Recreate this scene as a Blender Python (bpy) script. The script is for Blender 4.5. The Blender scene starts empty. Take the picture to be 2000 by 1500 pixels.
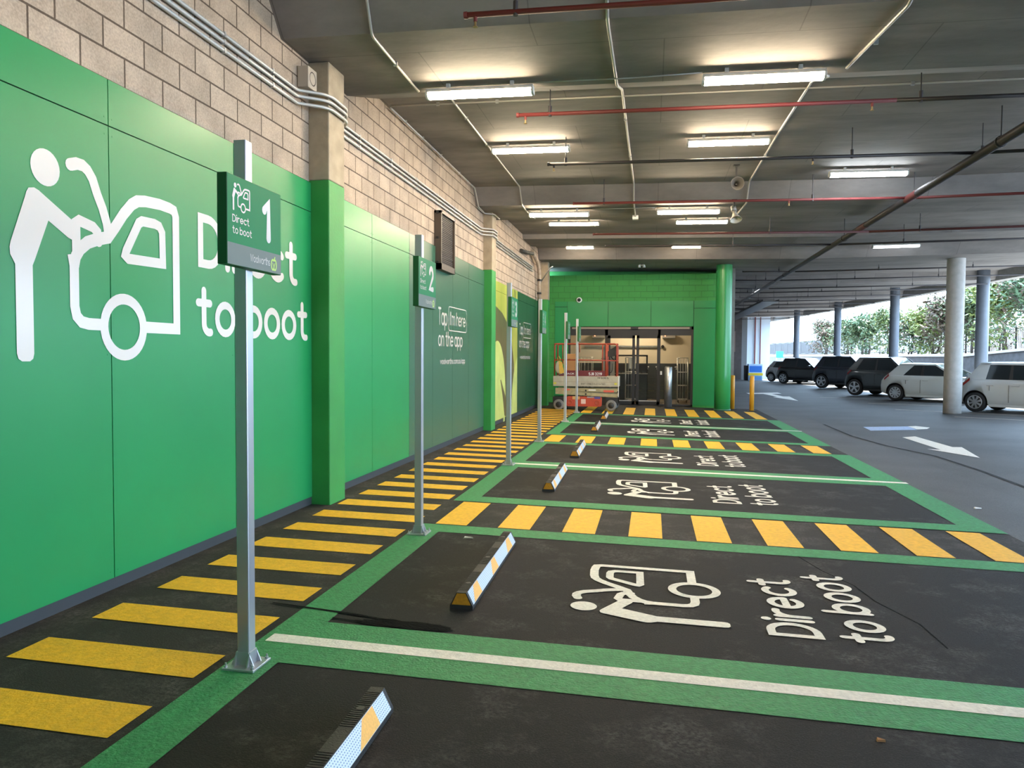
import bpy, bmesh, math, random
from mathutils import Vector, Matrix
random.seed(7)
S = bpy.context.scene
COL = S.collection
PI = math.pi

# ------------------------------------------------------------------ camera
def make_camera():
    yaw, pitch, roll = 0.186308, 0.037905, 0.006203
    f = Vector((-math.sin(yaw)*math.cos(pitch), math.cos(yaw)*math.cos(pitch), -math.sin(pitch)))
    r = Vector((math.cos(yaw), math.sin(yaw), 0)); u = r.cross(f)
    r2 = r*math.cos(roll) + u*math.sin(roll); u2 = u*math.cos(roll) - r*math.sin(roll)
    cam = bpy.data.cameras.new('camera'); o = bpy.data.objects.new('camera', cam); COL.objects.link(o)
    cam.sensor_width = 36; cam.sensor_fit = 'HORIZONTAL'; cam.lens = 36*1449.15/2000
    cam.clip_start = .05; cam.clip_end = 500
    m = Matrix((( r2.x, u2.x, -f.x, 3.5264), (r2.y, u2.y, -f.y, 0), (r2.z, u2.z, -f.z, 1.5788), (0, 0, 0, 1)))
    o.matrix_world = m
    S.camera = o
make_camera()

# ------------------------------------------------------------------ light
LAMP = 135.0
S.view_settings.view_transform = 'Standard'; S.view_settings.look = 'None'
S.view_settings.gamma = 1; S.view_settings.use_curve_mapping = False
S.view_settings.exposure = 0.16
w = bpy.data.worlds.new('sky'); S.world = w; w.use_nodes = True
bg = w.node_tree.nodes['Background']
bg.inputs[0].default_value = (0.52, 0.74, 1.0, 1); bg.inputs[1].default_value = 16.0
sun = bpy.data.lights.new('sun', 'SUN'); sun.energy = 34; sun.angle = .01; sun.color = (1, .95, .85)
so = bpy.data.objects.new('sun', sun); COL.objects.link(so)
so.rotation_euler = (Vector((0, 0, -1)).rotation_difference(Vector((-.5, -.32, -1.0)).normalized())).to_euler()

# ------------------------------------------------------------------ the lie of the slab
def fx(x): return -.0169*x if x < 8 else -.1352 + .024*(x-8)
def fz(x, y): return fx(x) - .00124*y
def cs(x): return -.0147*x if x < 8 else -.1176 + .0125*(x-8)
def slab(x): return 4.93 + cs(x)
def soffit(x): return 4.61 + cs(x)
BEAMS = (-1.6, 6.45, 14.5, 22.95, 31.0, 39.1, 47.2, 55.3, 63.4); 
def bw(b): return 3.6 if b == 22.95 else 1.85      # the third beam runs on to the end wall
def ceil_z(x, y):
    d = 0
    for b in BEAMS:
        t = y - b; BEAM_W = bw(b)
        if 0 <= t < .27: d = t/.27
        elif .27 <= t < BEAM_W: d = 1
        elif BEAM_W <= t < BEAM_W+1.05: d = 1-(t-BEAM_W)/1.05
    return slab(x) - .32*d - (.13 if 20.3 <= y < 21.7 else 0)

# ------------------------------------------------------------------ materials
MATS = {}
def nt(m): return m.node_tree.nodes, m.node_tree.links
def mat(name, col, rough=.6, metal=0, noise=0, nscale=8, bump=0, bscale=60, spec=.5, emit=None, estr=0, stain=None, coat=0):
    if name in MATS: return MATS[name]
    m = bpy.data.materials.new(name); m.use_nodes = True
    n, l = nt(m); p = n['Principled BSDF']
    p.inputs['Base Color'].default_value = (*col, 1); p.inputs['Roughness'].default_value = rough
    p.inputs['Metallic'].default_value = metal; p.inputs['Specular IOR Level'].default_value = spec
    p.inputs['Coat Weight'].default_value = coat
    if emit:
        p.inputs['Emission Color'].default_value = (*emit, 1); p.inputs['Emission Strength'].default_value = estr
    g = n.new('ShaderNodeNewGeometry')
    if noise:
        t = n.new('ShaderNodeTexNoise'); t.inputs['Scale'].default_value = nscale; t.inputs['Detail'].default_value = 6
        l.new(g.outputs['Position'], t.inputs['Vector'])
        r = n.new('ShaderNodeMapRange'); r.inputs['From Min'].default_value = .3; r.inputs['From Max'].default_value = .7
        r.inputs['To Min'].default_value = 1-noise; r.inputs['To Max'].default_value = 1+noise
        l.new(t.outputs['Fac'], r.inputs['Value'])
        x = n.new('ShaderNodeVectorMath'); x.operation = 'SCALE'; x.inputs[0].default_value = col
        l.new(r.outputs['Result'], x.inputs['Scale'])
        out = x.outputs['Vector']
        if stain:
            sc, scol, lo, hi = stain
            t2 = n.new('ShaderNodeTexNoise'); t2.inputs['Scale'].default_value = sc; t2.inputs['Detail'].default_value = 8
            t2.inputs['Roughness'].default_value = .65
            l.new(g.outputs['Position'], t2.inputs['Vector'])
            r2 = n.new('ShaderNodeMapRange'); r2.inputs['From Min'].default_value = lo; r2.inputs['From Max'].default_value = hi
            l.new(t2.outputs['Fac'], r2.inputs['Value'])
            mx = n.new('ShaderNodeMix'); mx.data_type = 'RGBA'
            l.new(r2.outputs['Result'], mx.inputs['Factor']); l.new(out, mx.inputs['A']); mx.inputs['B'].default_value = (*scol, 1)
            out = mx.outputs['Result']
        l.new(out, p.inputs['Base Color'])
    if bump:
        t = n.new('ShaderNodeTexNoise'); t.inputs['Scale'].default_value = bscale; t.inputs['Detail'].default_value = 4
        l.new(g.outputs['Position'], t.inputs['Vector'])
        b = n.new('ShaderNodeBump'); b.inputs['Strength'].default_value = bump; b.inputs['Distance'].default_value = .01
        l.new(t.outputs['Fac'], b.inputs['Height']); l.new(b.outputs['Normal'], p.inputs['Normal'])
    MATS[name] = m
    return m

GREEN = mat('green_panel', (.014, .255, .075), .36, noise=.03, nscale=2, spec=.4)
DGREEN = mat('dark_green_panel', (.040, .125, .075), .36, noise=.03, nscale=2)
GPAINT = mat('green_wall_paint', (.026, .25, .048), .55, noise=.08, nscale=3, bump=.15, bscale=30)
SIGNGREEN = mat('sign_green', (.010, .20, .07), .4, spec=.12)
SIGNDARK = mat('sign_dark_green_edge', (.004, .09, .02), .5)
SIGNGREY = mat('sign_grey', (.15, .175, .155), .38, spec=.22)
VINYL = mat('white_vinyl', (.72, .66, .60), .24)
WHITEP = mat('white_road_paint', (.78, .76, .70), .7, noise=.12, nscale=40, bump=.4, bscale=80, stain=(9, (.35, .34, .32), .62, .9))
YELP = mat('yellow_road_paint', (.80, .45, .014), .6, noise=.12, nscale=25, bump=.5, bscale=70, stain=(6, (.30, .16, .02), .62, .95))
GRNP = mat('green_road_paint', (.032, .25, .085), .65, noise=.2, nscale=30, bump=.8, bscale=70)
ASPH = mat('walkway_asphalt', (.022, .0205, .019), .8, noise=.35, nscale=9, bump=.5, bscale=70, spec=.3, stain=(2.2, (.06, .054, .048), .56, .85))
BLACKTOP = mat('black_sealed_asphalt', (.0085, .008, .0082), .75, noise=.4, nscale=30, bump=.45, bscale=80, spec=.3, stain=(2.6, (.034, .032, .031), .56, .86))
PATCH = mat('tar_patch', (.003, .003, .0035), .9, bump=.8, bscale=60, spec=.1)
CONC = mat('grey_concrete', (.27, .255, .235), .8, noise=.12, nscale=5, bump=.25, bscale=40, stain=(1.5, (.13, .125, .12), .6, .85))
PILC = mat('beige_concrete', (.36, .29, .20), .85, noise=.15, nscale=6, bump=.3, bscale=30, stain=(2, (.2, .16, .11), .62, .85))
GALV = mat('galvanised_steel', (.55, .56, .57), .38, metal=.9, noise=.1, nscale=12)
POSTM = mat('satin_aluminium', (.50, .50, .52), .36, metal=.7)
CONDUIT = mat('grey_conduit', (.50, .48, .45), .4, metal=.3)
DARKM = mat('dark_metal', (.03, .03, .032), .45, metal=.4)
BLACKP = mat('black_plastic', (.012, .012, .013), .5)
RUBBER = mat('black_rubber', (.018, .017, .016), .6, noise=.2, nscale=30, bump=.3, bscale=100)
REDPIPE = mat('red_pipe_paint', (.16, .026, .026), .6)
DARKPIPE = mat('dark_sprinkler_pipe', (.05, .045, .05), .5, metal=.3)
BRASS = mat('brass', (.35, .25, .12), .4, metal=.8)
LAMPH = mat('lamp_housing', (.55, .55, .53), .5)
LAMPE = mat('lamp_diffuser', (.9, .88, .8), .4, emit=(1.0, .81, .56), estr=LAMP)
LAMPC = mat('cool_lamp_diffuser', (.9, .9, .9), .4, emit=(.88, .95, 1.0), estr=LAMP*.5)
LAMPD = mat('dim_lamp_diffuser', (.75, .78, .8), .4, emit=(.9, .95, 1.0), estr=1.0)
YELB = mat('yellow_bollard_paint', (.72, .33, .02), .45)
ORANGE = mat('orange_enamel', (.36, .055, .024), .5, noise=.12, nscale=14)
REDP = mat('red_enamel', (.42, .055, .026), .45, noise=.1, nscale=10)
MAROON = mat('maroon_enamel', (.14, .016, .02), .5)
CREAM = mat('cream_enamel', (.36, .30, .16), .55, noise=.15, nscale=9, stain=(5, (.2, .15, .08), .62, .8))
CREAM2 = mat('pale_cream_enamel', (.40, .36, .27), .55, noise=.12, nscale=9, stain=(6, (.22, .17, .12), .64, .8))
TYREG = mat('grey_tyre', (.16, .155, .145), .75, noise=.15, nscale=20)
TYRE = mat('black_tyre', (.012, .012, .013), .75)
RIM = mat('silver_rim', (.5, .51, .53), .32, metal=.85)
def dimple_mat():
    m = bpy.data.materials.new('white_dimpled_reflector'); m.use_nodes = True; n, l = nt(m); p = n['Principled BSDF']
    tc = n.new('ShaderNodeTexCoord'); sp = n.new('ShaderNodeSeparateXYZ'); l.new(tc.outputs['Object'], sp.inputs[0])
    def fr(sock, k, lim):
        a = n.new('ShaderNodeMath'); a.operation = 'MULTIPLY'; l.new(sock, a.inputs[0]); a.inputs[1].default_value = k
        b = n.new('ShaderNodeMath'); b.operation = 'FRACT'; l.new(a.outputs[0], b.inputs[0])
        c = n.new('ShaderNodeMath'); c.operation = 'LESS_THAN'; l.new(b.outputs[0], c.inputs[0]); c.inputs[1].default_value = lim; return c.outputs[0]
    a = n.new('ShaderNodeMath'); a.operation = 'MULTIPLY'; l.new(fr(sp.outputs['Y'], 60, .5), a.inputs[0]); l.new(fr(sp.outputs['Z'], 92, .38), a.inputs[1])
    mx = n.new('ShaderNodeMix'); mx.data_type = 'RGBA'; l.new(a.outputs[0], mx.inputs['Factor']); mx.inputs['A'].default_value = (.60, .66, .75, 1); mx.inputs['B'].default_value = (.14, .20, .32, 1)
    l.new(mx.outputs['Result'], p.inputs['Base Color']); p.inputs['Roughness'].default_value = .35
    return m
REFLW = dimple_mat()
REFLY = mat('yellow_reflective_patch', (.85, .42, .07), .45, noise=.1, nscale=90)
ENDY = mat('orange_end_cap', (.52, .22, .012), .5, noise=.15, nscale=60)
IWALL = mat('cream_interior_wall', (.66, .58, .45), .8)
IDARK = mat('dark_interior_panel', (.03, .036, .04), .6)
IFLOOR = mat('interior_vinyl_floor', (.16, .13, .11), .4)
EXTG = mat('pale_outdoor_concrete', (.42, .41, .39), .85, noise=.1, nscale=2)
RETW = mat('dark_retaining_wall', (.05, .052, .06), .8, noise=.3, nscale=4, bump=.4, bscale=12)
BARK = mat('bark', (.07, .055, .045), .9)
LEAFS = [mat('leaf_olive', (.055, .08, .025), .6), mat('leaf_bronze', (.085, .055, .035), .6), mat('leaf_green', (.045, .085, .035), .6), mat('leaf_yellow_green', (.12, .15, .03), .6)]
for _m in LEAFS:
    _m.node_tree.nodes['Principled BSDF'].inputs['Transmission Weight'].default_value = 0
PWHITE = mat('white_car_paint', (.46, .46, .45), .3, coat=.6)
PWHITE2 = mat('pearl_white_car_paint', (.50, .52, .50), .28, coat=.6)
PDKGRN = mat('dark_green_grey_car_paint', (.018, .024, .026), .3, coat=.6)
PNAVY = mat('dark_navy_car_paint', (.014, .017, .024), .3, coat=.6)
PBLACK = mat('black_car_paint', (.008, .008, .009), .28, coat=.6)
PSILV = mat('silver_car_paint', (.36, .35, .35), .35, metal=.5, coat=.5)
CARG = mat('dark_car_glass', (.02, .025, .028), .08)
TAILR = mat('tail_light_red', (.25, .01, .012), .25)
HEADL = mat('clear_lamp_lens', (.7, .72, .75), .15)
BLUE = mat('blue_paint', (.025, .17, .62), .5)
WHITEPL = mat('white_plastic', (.75, .75, .73), .45)
GREYPL = mat('grey_plastic', (.28, .27, .255), .55)
LIME = mat('lime_logo', (.45, .62, .10), .35)
BROWN = mat('dark_brown_grille', (.035, .026, .020), .65)
SIGNG2 = mat('bright_green_board', (.02, .42, .22), .5)
CARDB = mat('brown_carton', (.42, .2, .07), .8)
BAGY = mat('yellow_bag', (.60, .36, .05), .7, noise=.1, nscale=15)

def block_mat(name, c1, c2, mortar, painted=False, z0=3.38):
    m = bpy.data.materials.new(name); m.use_nodes = True; n, l = nt(m); p = n['Principled BSDF']
    g = n.new('ShaderNodeNewGeometry'); sp = n.new('ShaderNodeSeparateXYZ'); l.new(g.outputs['Position'], sp.inputs[0])
    a = n.new('ShaderNodeMath'); a.operation = 'ADD'; l.new(sp.outputs['X'], a.inputs[0]); l.new(sp.outputs['Y'], a.inputs[1])
    a2 = n.new('ShaderNodeMath'); a2.operation = 'ADD'; l.new(a.outputs[0], a2.inputs[0]); a2.inputs[1].default_value = .08
    b = n.new('ShaderNodeMath'); b.operation = 'SUBTRACT'; l.new(sp.outputs['Z'], b.inputs[0]); b.inputs[1].default_value = z0
    cb = n.new('ShaderNodeCombineXYZ'); l.new(a2.outputs[0], cb.inputs['X']); l.new(b.outputs[0], cb.inputs['Y'])
    br = n.new('ShaderNodeTexBrick'); l.new(cb.outputs[0], br.inputs['Vector'])
    br.inputs['Scale'].default_value = 1; br.inputs['Brick Width'].default_value = .4; br.inputs['Row Height'].default_value = .2
    br.inputs['Mortar Size'].default_value = .008; br.inputs['Mortar Smooth'].default_value = .15; br.inputs['Bias'].default_value = 0
    br.inputs['Color1'].default_value = (*c1, 1); br.inputs['Color2'].default_value = (*c2, 1); br.inputs['Mortar'].default_value = (*mortar, 1)
    t = n.new('ShaderNodeTexNoise'); t.inputs['Scale'].default_value = 70; t.inputs['Detail'].default_value = 5; l.new(g.outputs['Position'], t.inputs['Vector'])
    t2 = n.new('ShaderNodeTexNoise'); t2.inputs['Scale'].default_value = 3; t2.inputs['Detail'].default_value = 5; l.new(g.outputs['Position'], t2.inputs['Vector'])
    ad = n.new('ShaderNodeMath'); ad.operation = 'ADD'; l.new(t.outputs['Fac'], ad.inputs[0]); l.new(t2.outputs['Fac'], ad.inputs[1])
    r = n.new('ShaderNodeMapRange'); r.inputs['From Min'].default_value = .7; r.inputs['From Max'].default_value = 1.3
    r.inputs['To Min'].default_value = .72 if not painted else .94; r.inputs['To Max'].default_value = 1.22 if not painted else 1.06; l.new(ad.outputs[0], r.inputs['Value'])
    v = n.new('ShaderNodeVectorMath'); v.operation = 'SCALE'; l.new(br.outputs['Color'], v.inputs[0]); l.new(r.outputs['Result'], v.inputs['Scale'])
    l.new(v.outputs['Vector'], p.inputs['Base Color']); p.inputs['Roughness'].default_value = .6 if painted else .9
    s1 = n.new('ShaderNodeMath'); s1.operation = 'MULTIPLY_ADD'; l.new(br.outputs['Fac'], s1.inputs[0]); s1.inputs[1].default_value = -1.4; l.new(t.outputs['Fac'], s1.inputs[2])
    bp = n.new('ShaderNodeBump'); bp.inputs['Strength'].default_value = .45; bp.inputs['Distance'].default_value = .012; l.new(s1.outputs[0], bp.inputs['Height']); l.new(bp.outputs['Normal'], p.inputs['Normal'])
    return m
BLOCK = block_mat('concrete_blockwork', (.47, .365, .275), (.41, .315, .235), (.10, .068, .045))
GBLOCK = block_mat('green_painted_blockwork', (.035, .27, .045), (.034, .265, .045), (.022, .17, .03), True)

def ceiling_mat():
    m = bpy.data.materials.new('board_marked_ceiling'); m.use_nodes = True; n, l = nt(m); p = n['Principled BSDF']
    g = n.new('ShaderNodeNewGeometry')
    t = n.new('ShaderNodeTexNoise'); t.inputs['Scale'].default_value = 1.2; t.inputs['Detail'].default_value = 9; t.inputs['Roughness'].default_value = .65
    mp = n.new('ShaderNodeMapping'); mp.inputs['Scale'].default_value = (.6, 1.6, 1); l.new(g.outputs['Position'], mp.inputs['Vector']); l.new(mp.outputs['Vector'], t.inputs['Vector'])
    sp = n.new('ShaderNodeSeparateXYZ'); l.new(g.outputs['Position'], sp.inputs[0])
    cb = n.new('ShaderNodeCombineXYZ'); l.new(sp.outputs['X'], cb.inputs['X']); l.new(sp.outputs['Y'], cb.inputs['Y'])
    br = n.new('ShaderNodeTexBrick'); l.new(cb.outputs[0], br.inputs['Vector']); br.inputs['Scale'].default_value = 1
    br.inputs['Brick Width'].default_value = 2.4; br.inputs['Row Height'].default_value = 1.2; br.inputs['Mortar Size'].default_value = .006
    br.inputs['Color1'].default_value = (.205, .188, .178, 1); br.inputs['Color2'].default_value = (.19, .173, .164, 1); br.inputs['Mortar'].default_value = (.13, .12, .112, 1)
    r = n.new('ShaderNodeMapRange'); r.inputs['From Min'].default_value = .35; r.inputs['From Max'].default_value = .75; r.inputs['To Min'].default_value = 1.15; r.inputs['To Max'].default_value = .62
    l.new(t.outputs['Fac'], r.inputs['Value'])
    v = n.new('ShaderNodeVectorMath'); v.operation = 'SCALE'; l.new(br.outputs['Color'], v.inputs[0]); l.new(r.outputs['Result'], v.inputs['Scale'])
    l.new(v.outputs['Vector'], p.inputs['Base Color']); p.inputs['Roughness'].default_value = .8
    t3 = n.new('ShaderNodeTexNoise'); t3.inputs['Scale'].default_value = 14; t3.inputs['Detail'].default_value = 6; l.new(g.outputs['Position'], t3.inputs['Vector'])
    bp = n.new('ShaderNodeBump'); bp.inputs['Strength'].default_value = .2; bp.inputs['Distance'].default_value = .01; l.new(t3.outputs['Fac'], bp.inputs['Height']); l.new(bp.outputs['Normal'], p.inputs['Normal'])
    return m
CEILM = ceiling_mat()

def lane_mat():
    m = bpy.data.materials.new('worn_lane_asphalt'); m.use_nodes = True; n, l = nt(m); p = n['Principled BSDF']
    g = n.new('ShaderNodeNewGeometry')
    t = n.new('ShaderNodeTexNoise'); t.inputs['Scale'].default_value = 60; t.inputs['Detail'].default_value = 6; l.new(g.outputs['Position'], t.inputs['Vector'])
    t2 = n.new('ShaderNodeTexNoise'); t2.inputs['Scale'].default_value = .7; t2.inputs['Detail'].default_value = 6; l.new(g.outputs['Position'], t2.inputs['Vector'])
    a = n.new('ShaderNodeMath'); a.operation = 'ADD'; l.new(t.outputs['Fac'], a.inputs[0]); l.new(t2.outputs['Fac'], a.inputs[1])
    r = n.new('ShaderNodeMapRange'); r.inputs['From Min'].default_value = .7; r.inputs['From Max'].default_value = 1.3; r.inputs['To Min'].default_value = .036; r.inputs['To Max'].default_value = .088; l.new(a.outputs[0], r.inputs['Value'])
    cb = n.new('ShaderNodeCombineXYZ'); [l.new(r.outputs['Result'], cb.inputs[i]) for i in range(3)]
    l.new(cb.outputs[0], p.inputs['Base Color']); p.inputs['Roughness'].default_value = .62
    bp = n.new('ShaderNodeBump'); bp.inputs['Strength'].default_value = .6; bp.inputs['Distance'].default_value = .008; l.new(t.outputs['Fac'], bp.inputs['Height']); l.new(bp.outputs['Normal'], p.inputs['Normal'])
    return m
LANE = lane_mat()

def grit_mat(name, base, speck, scuff, scuff_lo):
    m = bpy.data.materials.new(name); m.use_nodes = True; n, l = nt(m); p = n['Principled BSDF']
    g = n.new('ShaderNodeNewGeometry')
    def noise(sc, det, rough=.6):
        t = n.new('ShaderNodeTexNoise'); t.inputs['Scale'].default_value = sc; t.inputs['Detail'].default_value = det; t.inputs['Roughness'].default_value = rough
        l.new(g.outputs['Position'], t.inputs['Vector']); return t.outputs['Fac']
    def ramp(sock, a, b, lo=0, hi=1):
        r = n.new('ShaderNodeMapRange'); l.new(sock, r.inputs['Value'])
        for k, v in zip(('From Min','From Max','To Min','To Max'), (a, b, lo, hi)): r.inputs[k].default_value = v
        return r.outputs['Result']
    def mix(f, a, b):
        x = n.new('ShaderNodeMix'); x.data_type = 'RGBA'; l.new(f, x.inputs['Factor'])
        for s_, v in (('A', a), ('B', b)):
            if isinstance(v, tuple): x.inputs[s_].default_value = (*v, 1)
            else: l.new(v, x.inputs[s_])
        return x.outputs['Result']
    fine = noise(140, 3); c = mix(ramp(fine, .52, .80), base, speck)
    f2 = n.new('ShaderNodeMath'); f2.operation = 'MULTIPLY'; l.new(ramp(noise(2.0, 10, .72), scuff_lo, scuff_lo+.22), f2.inputs[0]); l.new(ramp(noise(45, 4), .35, .7), f2.inputs[1])
    c = mix(f2.outputs[0], c, scuff)
    l.new(c, p.inputs['Base Color']); p.inputs['Roughness'].default_value = .78; p.inputs['Specular IOR Level'].default_value = .3
    bp = n.new('ShaderNodeBump'); bp.inputs['Strength'].default_value = .55; bp.inputs['Distance'].default_value = .006; l.new(noise(120, 4), bp.inputs['Height']); l.new(bp.outputs['Normal'], p.inputs['Normal'])
    return m
ASPH = grit_mat('walkway_asphalt', (.017, .0165, .016), (.055, .052, .049), (.12, .11, .10), .47)
BLACKTOP = grit_mat('black_sealed_asphalt', (.006, .0059, .0061), (.030, .029, .0295), (.10, .096, .094), .51)

def glass_mat():
    m = bpy.data.materials.new('clear_door_glass'); m.use_nodes = True; n, l = nt(m)
    p = n['Principled BSDF']; p.inputs['Base Color'].default_value = (.9, .95, .93, 1); p.inputs['Roughness'].default_value = .02
    tr = n.new('ShaderNodeBsdfTransparent'); tr.inputs['Color'].default_value = (.86, .88, .87, 1)
    gl = n.new('ShaderNodeBsdfGlossy'); gl.inputs['Roughness'].default_value = .02
    fr = n.new('ShaderNodeFresnel'); fr.inputs['IOR'].default_value = 1.5
    mx = n.new('ShaderNodeMixShader'); l.new(fr.outputs[0], mx.inputs['Fac']); l.new(tr.outputs[0], mx.inputs[1]); l.new(gl.outputs[0], mx.inputs[2])
    n.remove(p); l.new(mx.outputs[0], n['Material Output'].inputs['Surface'])
    return m
GLASS = glass_mat()

def pear_mat():
    """printed panel: enlarged photograph of pale green fruit, soft blotches of yellow green and shadowy olive"""
    m = bpy.data.materials.new('printed_pear_skin'); m.use_nodes = True; n, l = nt(m); p = n['Principled BSDF']
    g = n.new('ShaderNodeNewGeometry'); mp = n.new('ShaderNodeMapping'); mp.inputs['Scale'].default_value = (1, .9, .35); l.new(g.outputs['Position'], mp.inputs['Vector'])
    t = n.new('ShaderNodeTexNoise'); t.inputs['Scale'].default_value = 1.6; t.inputs['Detail'].default_value = 3; l.new(mp.outputs['Vector'], t.inputs['Vector'])
    c = n.new('ShaderNodeValToRGB'); e = c.color_ramp.elements; e[0].position = .3; e[0].color = (.30, .34, .05, 1); e[1].position = .7; e[1].color = (.50, .50, .10, 1)
    l.new(t.outputs['Fac'], c.inputs['Fac']); l.new(c.outputs['Color'], p.inputs['Base Color']); p.inputs['Roughness'].default_value = .36
    return m
PEAR = pear_mat()
PEARL = mat('printed_pear_pale', (.50, .56, .16), .36, noise=.12, nscale=2.5)
PEARD = mat('printed_pear_gap', (.10, .09, .035), .36, noise=.2, nscale=2)

# ------------------------------------------------------------------ mesh helpers
class MB:
    def __init__(s): s.v = []; s.f = []; s.mi = []; s.sm = []; s.m = 0; s.smooth = False
    def add(s, vs, fs, smooth=None):
        b = len(s.v); s.v += [tuple(p) for p in vs]
        for f in fs:
            s.f.append([b+i for i in f]); s.mi.append(s.m); s.sm.append(s.smooth if smooth is None else smooth)
        return s
    def box(s, x0, y0, z0, x1, y1, z1):
        return s.add([(x0,y0,z0),(x1,y0,z0),(x1,y1,z0),(x0,y1,z0),(x0,y0,z1),(x1,y0,z1),(x1,y1,z1),(x0,y1,z1)],
            [(0,3,2,1),(4,5,6,7),(0,1,5,4),(1,2,6,5),(2,3,7,6),(3,0,4,7)], False)
    def hexa(s, a): return s.add(a, [(0,3,2,1),(4,5,6,7),(0,1,5,4),(1,2,6,5),(2,3,7,6),(3,0,4,7)], False)
    def quad(s, a, b, c, d): return s.add([a,b,c,d], [(0,1,2,3)], False)
    def poly(s, pts): return s.add(pts, [tuple(range(len(pts)))], False)
    def prism(s, pts, d):
        d = Vector(d); n = len(pts); vs = [Vector(p) for p in pts] + [Vector(p)+d for p in pts]
        return s.add(vs, [tuple(range(n))[::-1], tuple(range(n, 2*n))] + [(i, (i+1)%n, n+(i+1)%n, n+i) for i in range(n)], False)
    def ring(s, c, ax, r, n, up=None, ry=None):
        ax = Vector(ax).normalized(); up = Vector(up) if up else (Vector((0,0,1)) if abs(ax.z) < .9 else Vector((1,0,0)))
        a = up - ax*up.dot(ax); a.normalize(); b = ax.cross(a)
        return [Vector(c) + a*r*math.cos(2*PI*i/n) + b*(ry or r)*math.sin(2*PI*i/n) for i in range(n)]
    def cyl(s, p0, p1, r, n=12, r1=None, caps=True):
        p0, p1 = Vector(p0), Vector(p1); ax = p1-p0
        A = s.ring(p0, ax, r, n); B = s.ring(p1, ax, r if r1 is None else r1, n)
        s.add(A+B, [(i, (i+1)%n, n+(i+1)%n, n+i) for i in range(n)], True)
        if caps: s.add(A, [tuple(range(n))[::-1]], False); s.add(B, [tuple(range(n))], False)
        return s
    def lathe(s, o, ax, prof, n=20):
        """prof: list of (distance along axis, radius)"""
        o = Vector(o); ax = Vector(ax).normalized(); R = [s.ring(o+ax*t, ax, max(r, 1e-5), n) for t, r in prof]
        vs = [p for r in R for p in r]
        return s.add(vs, [(k*n+i, k*n+(i+1)%n, (k+1)*n+(i+1)%n, (k+1)*n+i) for k in range(len(R)-1) for i in range(n)], True)
    def tube(s, pts, r, n=8, fillet=0, closed=False):
        P = [Vector(p) for p in pts]
        if fillet and len(P) > 2:
            Q = [P[0]]
            for i in range(1, len(P)-1):
                a, b, c = P[i-1], P[i], P[i+1]
                d = min(fillet, (a-b).length*.45, (c-b).length*.45)
                p, q = b+(a-b).normalized()*d, b+(c-b).normalized()*d
                for k in range(5):
                    t = k/4; Q.append(p*(1-t)**2 + b*2*t*(1-t) + q*t*t)
            Q.append(P[-1]); P = Q
        rs = r if isinstance(r, (list, tuple)) else [r]*len(P)
        vs = []; up = None
        for i, p in enumerate(P):
            t = (P[min(i+1, len(P)-1)] - P[max(i-1, 0)]).normalized()
            if up is None: up = Vector((0,0,1)) if abs(t.z) < .9 else Vector((1,0,0))
            a = (up - t*up.dot(t)).normalized(); b = t.cross(a); up = a
            vs += [p + a*rs[i]*math.cos(2*PI*k/n) + b*rs[i]*math.sin(2*PI*k/n) for k in range(n)]
        L = len(P)
        s.add(vs, [(i*n+k, i*n+(k+1)%n, (i+1)*n+(k+1)%n, (i+1)*n+k) for i in range(L-1) for k in range(n)], True)
        b = len(s.v)-len(vs)
        s.f += [[b+k for k in range(n)][::-1], [b+(L-1)*n+k for k in range(n)]]; s.mi += [s.m]*2; s.sm += [False]*2
        return s
    def ball(s, c, r, n=12, m=8, sc=(1,1,1)):
        c = Vector(c); vs = []
        for j in range(m+1):
            a = PI*j/m
            for i in range(n):
                b = 2*PI*i/n; vs.append(c + Vector((r*sc[0]*math.sin(a)*math.cos(b), r*sc[1]*math.sin(a)*math.sin(b), r*sc[2]*math.cos(a))))
        return s.add(vs, [(j*n+i, j*n+(i+1)%n, (j+1)*n+(i+1)%n, (j+1)*n+i) for j in range(m) for i in range(n)], True)
    def rbox(s, x0, y0, z0, x1, y1, z1, r, ax='y', seg=4):
        """box with rounded edges running along one axis"""
        if ax == 'y': a0, a1, b0, b1 = x0, x1, z0, z1
        elif ax == 'x': a0, a1, b0, b1 = y0, y1, z0, z1
        else: a0, a1, b0, b1 = x0, x1, y0, y1
        pts = []
        for cx, cy, st in ((a1-r, b1-r, 0), (a0+r, b1-r, 90), (a0+r, b0+r, 180), (a1-r, b0+r, 270)):
            for k in range(seg+1):
                t = math.radians(st+90*k/seg); pts.append((cx+r*math.cos(t), cy+r*math.sin(t)))
        if ax == 'y': P = [(a, y0, b) for a, b in pts]; d = (0, y1-y0, 0)
        elif ax == 'x': P = [(x0, a, b) for a, b in pts]; d = (x1-x0, 0, 0)
        else: P = [(a, b, z0) for a, b in pts]; d = (0, 0, z1-z0)
        return s.prism(P, d)
    def mesh(s, name, mats, off=(0,0,0)):
        me = bpy.data.meshes.new(name); o = Vector(off)
        me.from_pydata([tuple(Vector(p)-o) for p in s.v], [], s.f)
        for m in (mats if isinstance(mats, (list, tuple)) else [mats]): me.materials.append(m)
        me.polygons.foreach_set('material_index', s.mi); me.polygons.foreach_set('use_smooth', s.sm)
        bm = bmesh.new(); bm.from_mesh(me)
        big = [f for f in bm.faces if len(f.verts) > 4]
        if big: bmesh.ops.triangulate(bm, faces=big)
        bmesh.ops.recalc_face_normals(bm, faces=bm.faces); bm.to_mesh(me); bm.free(); me.update()
        return me
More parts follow.
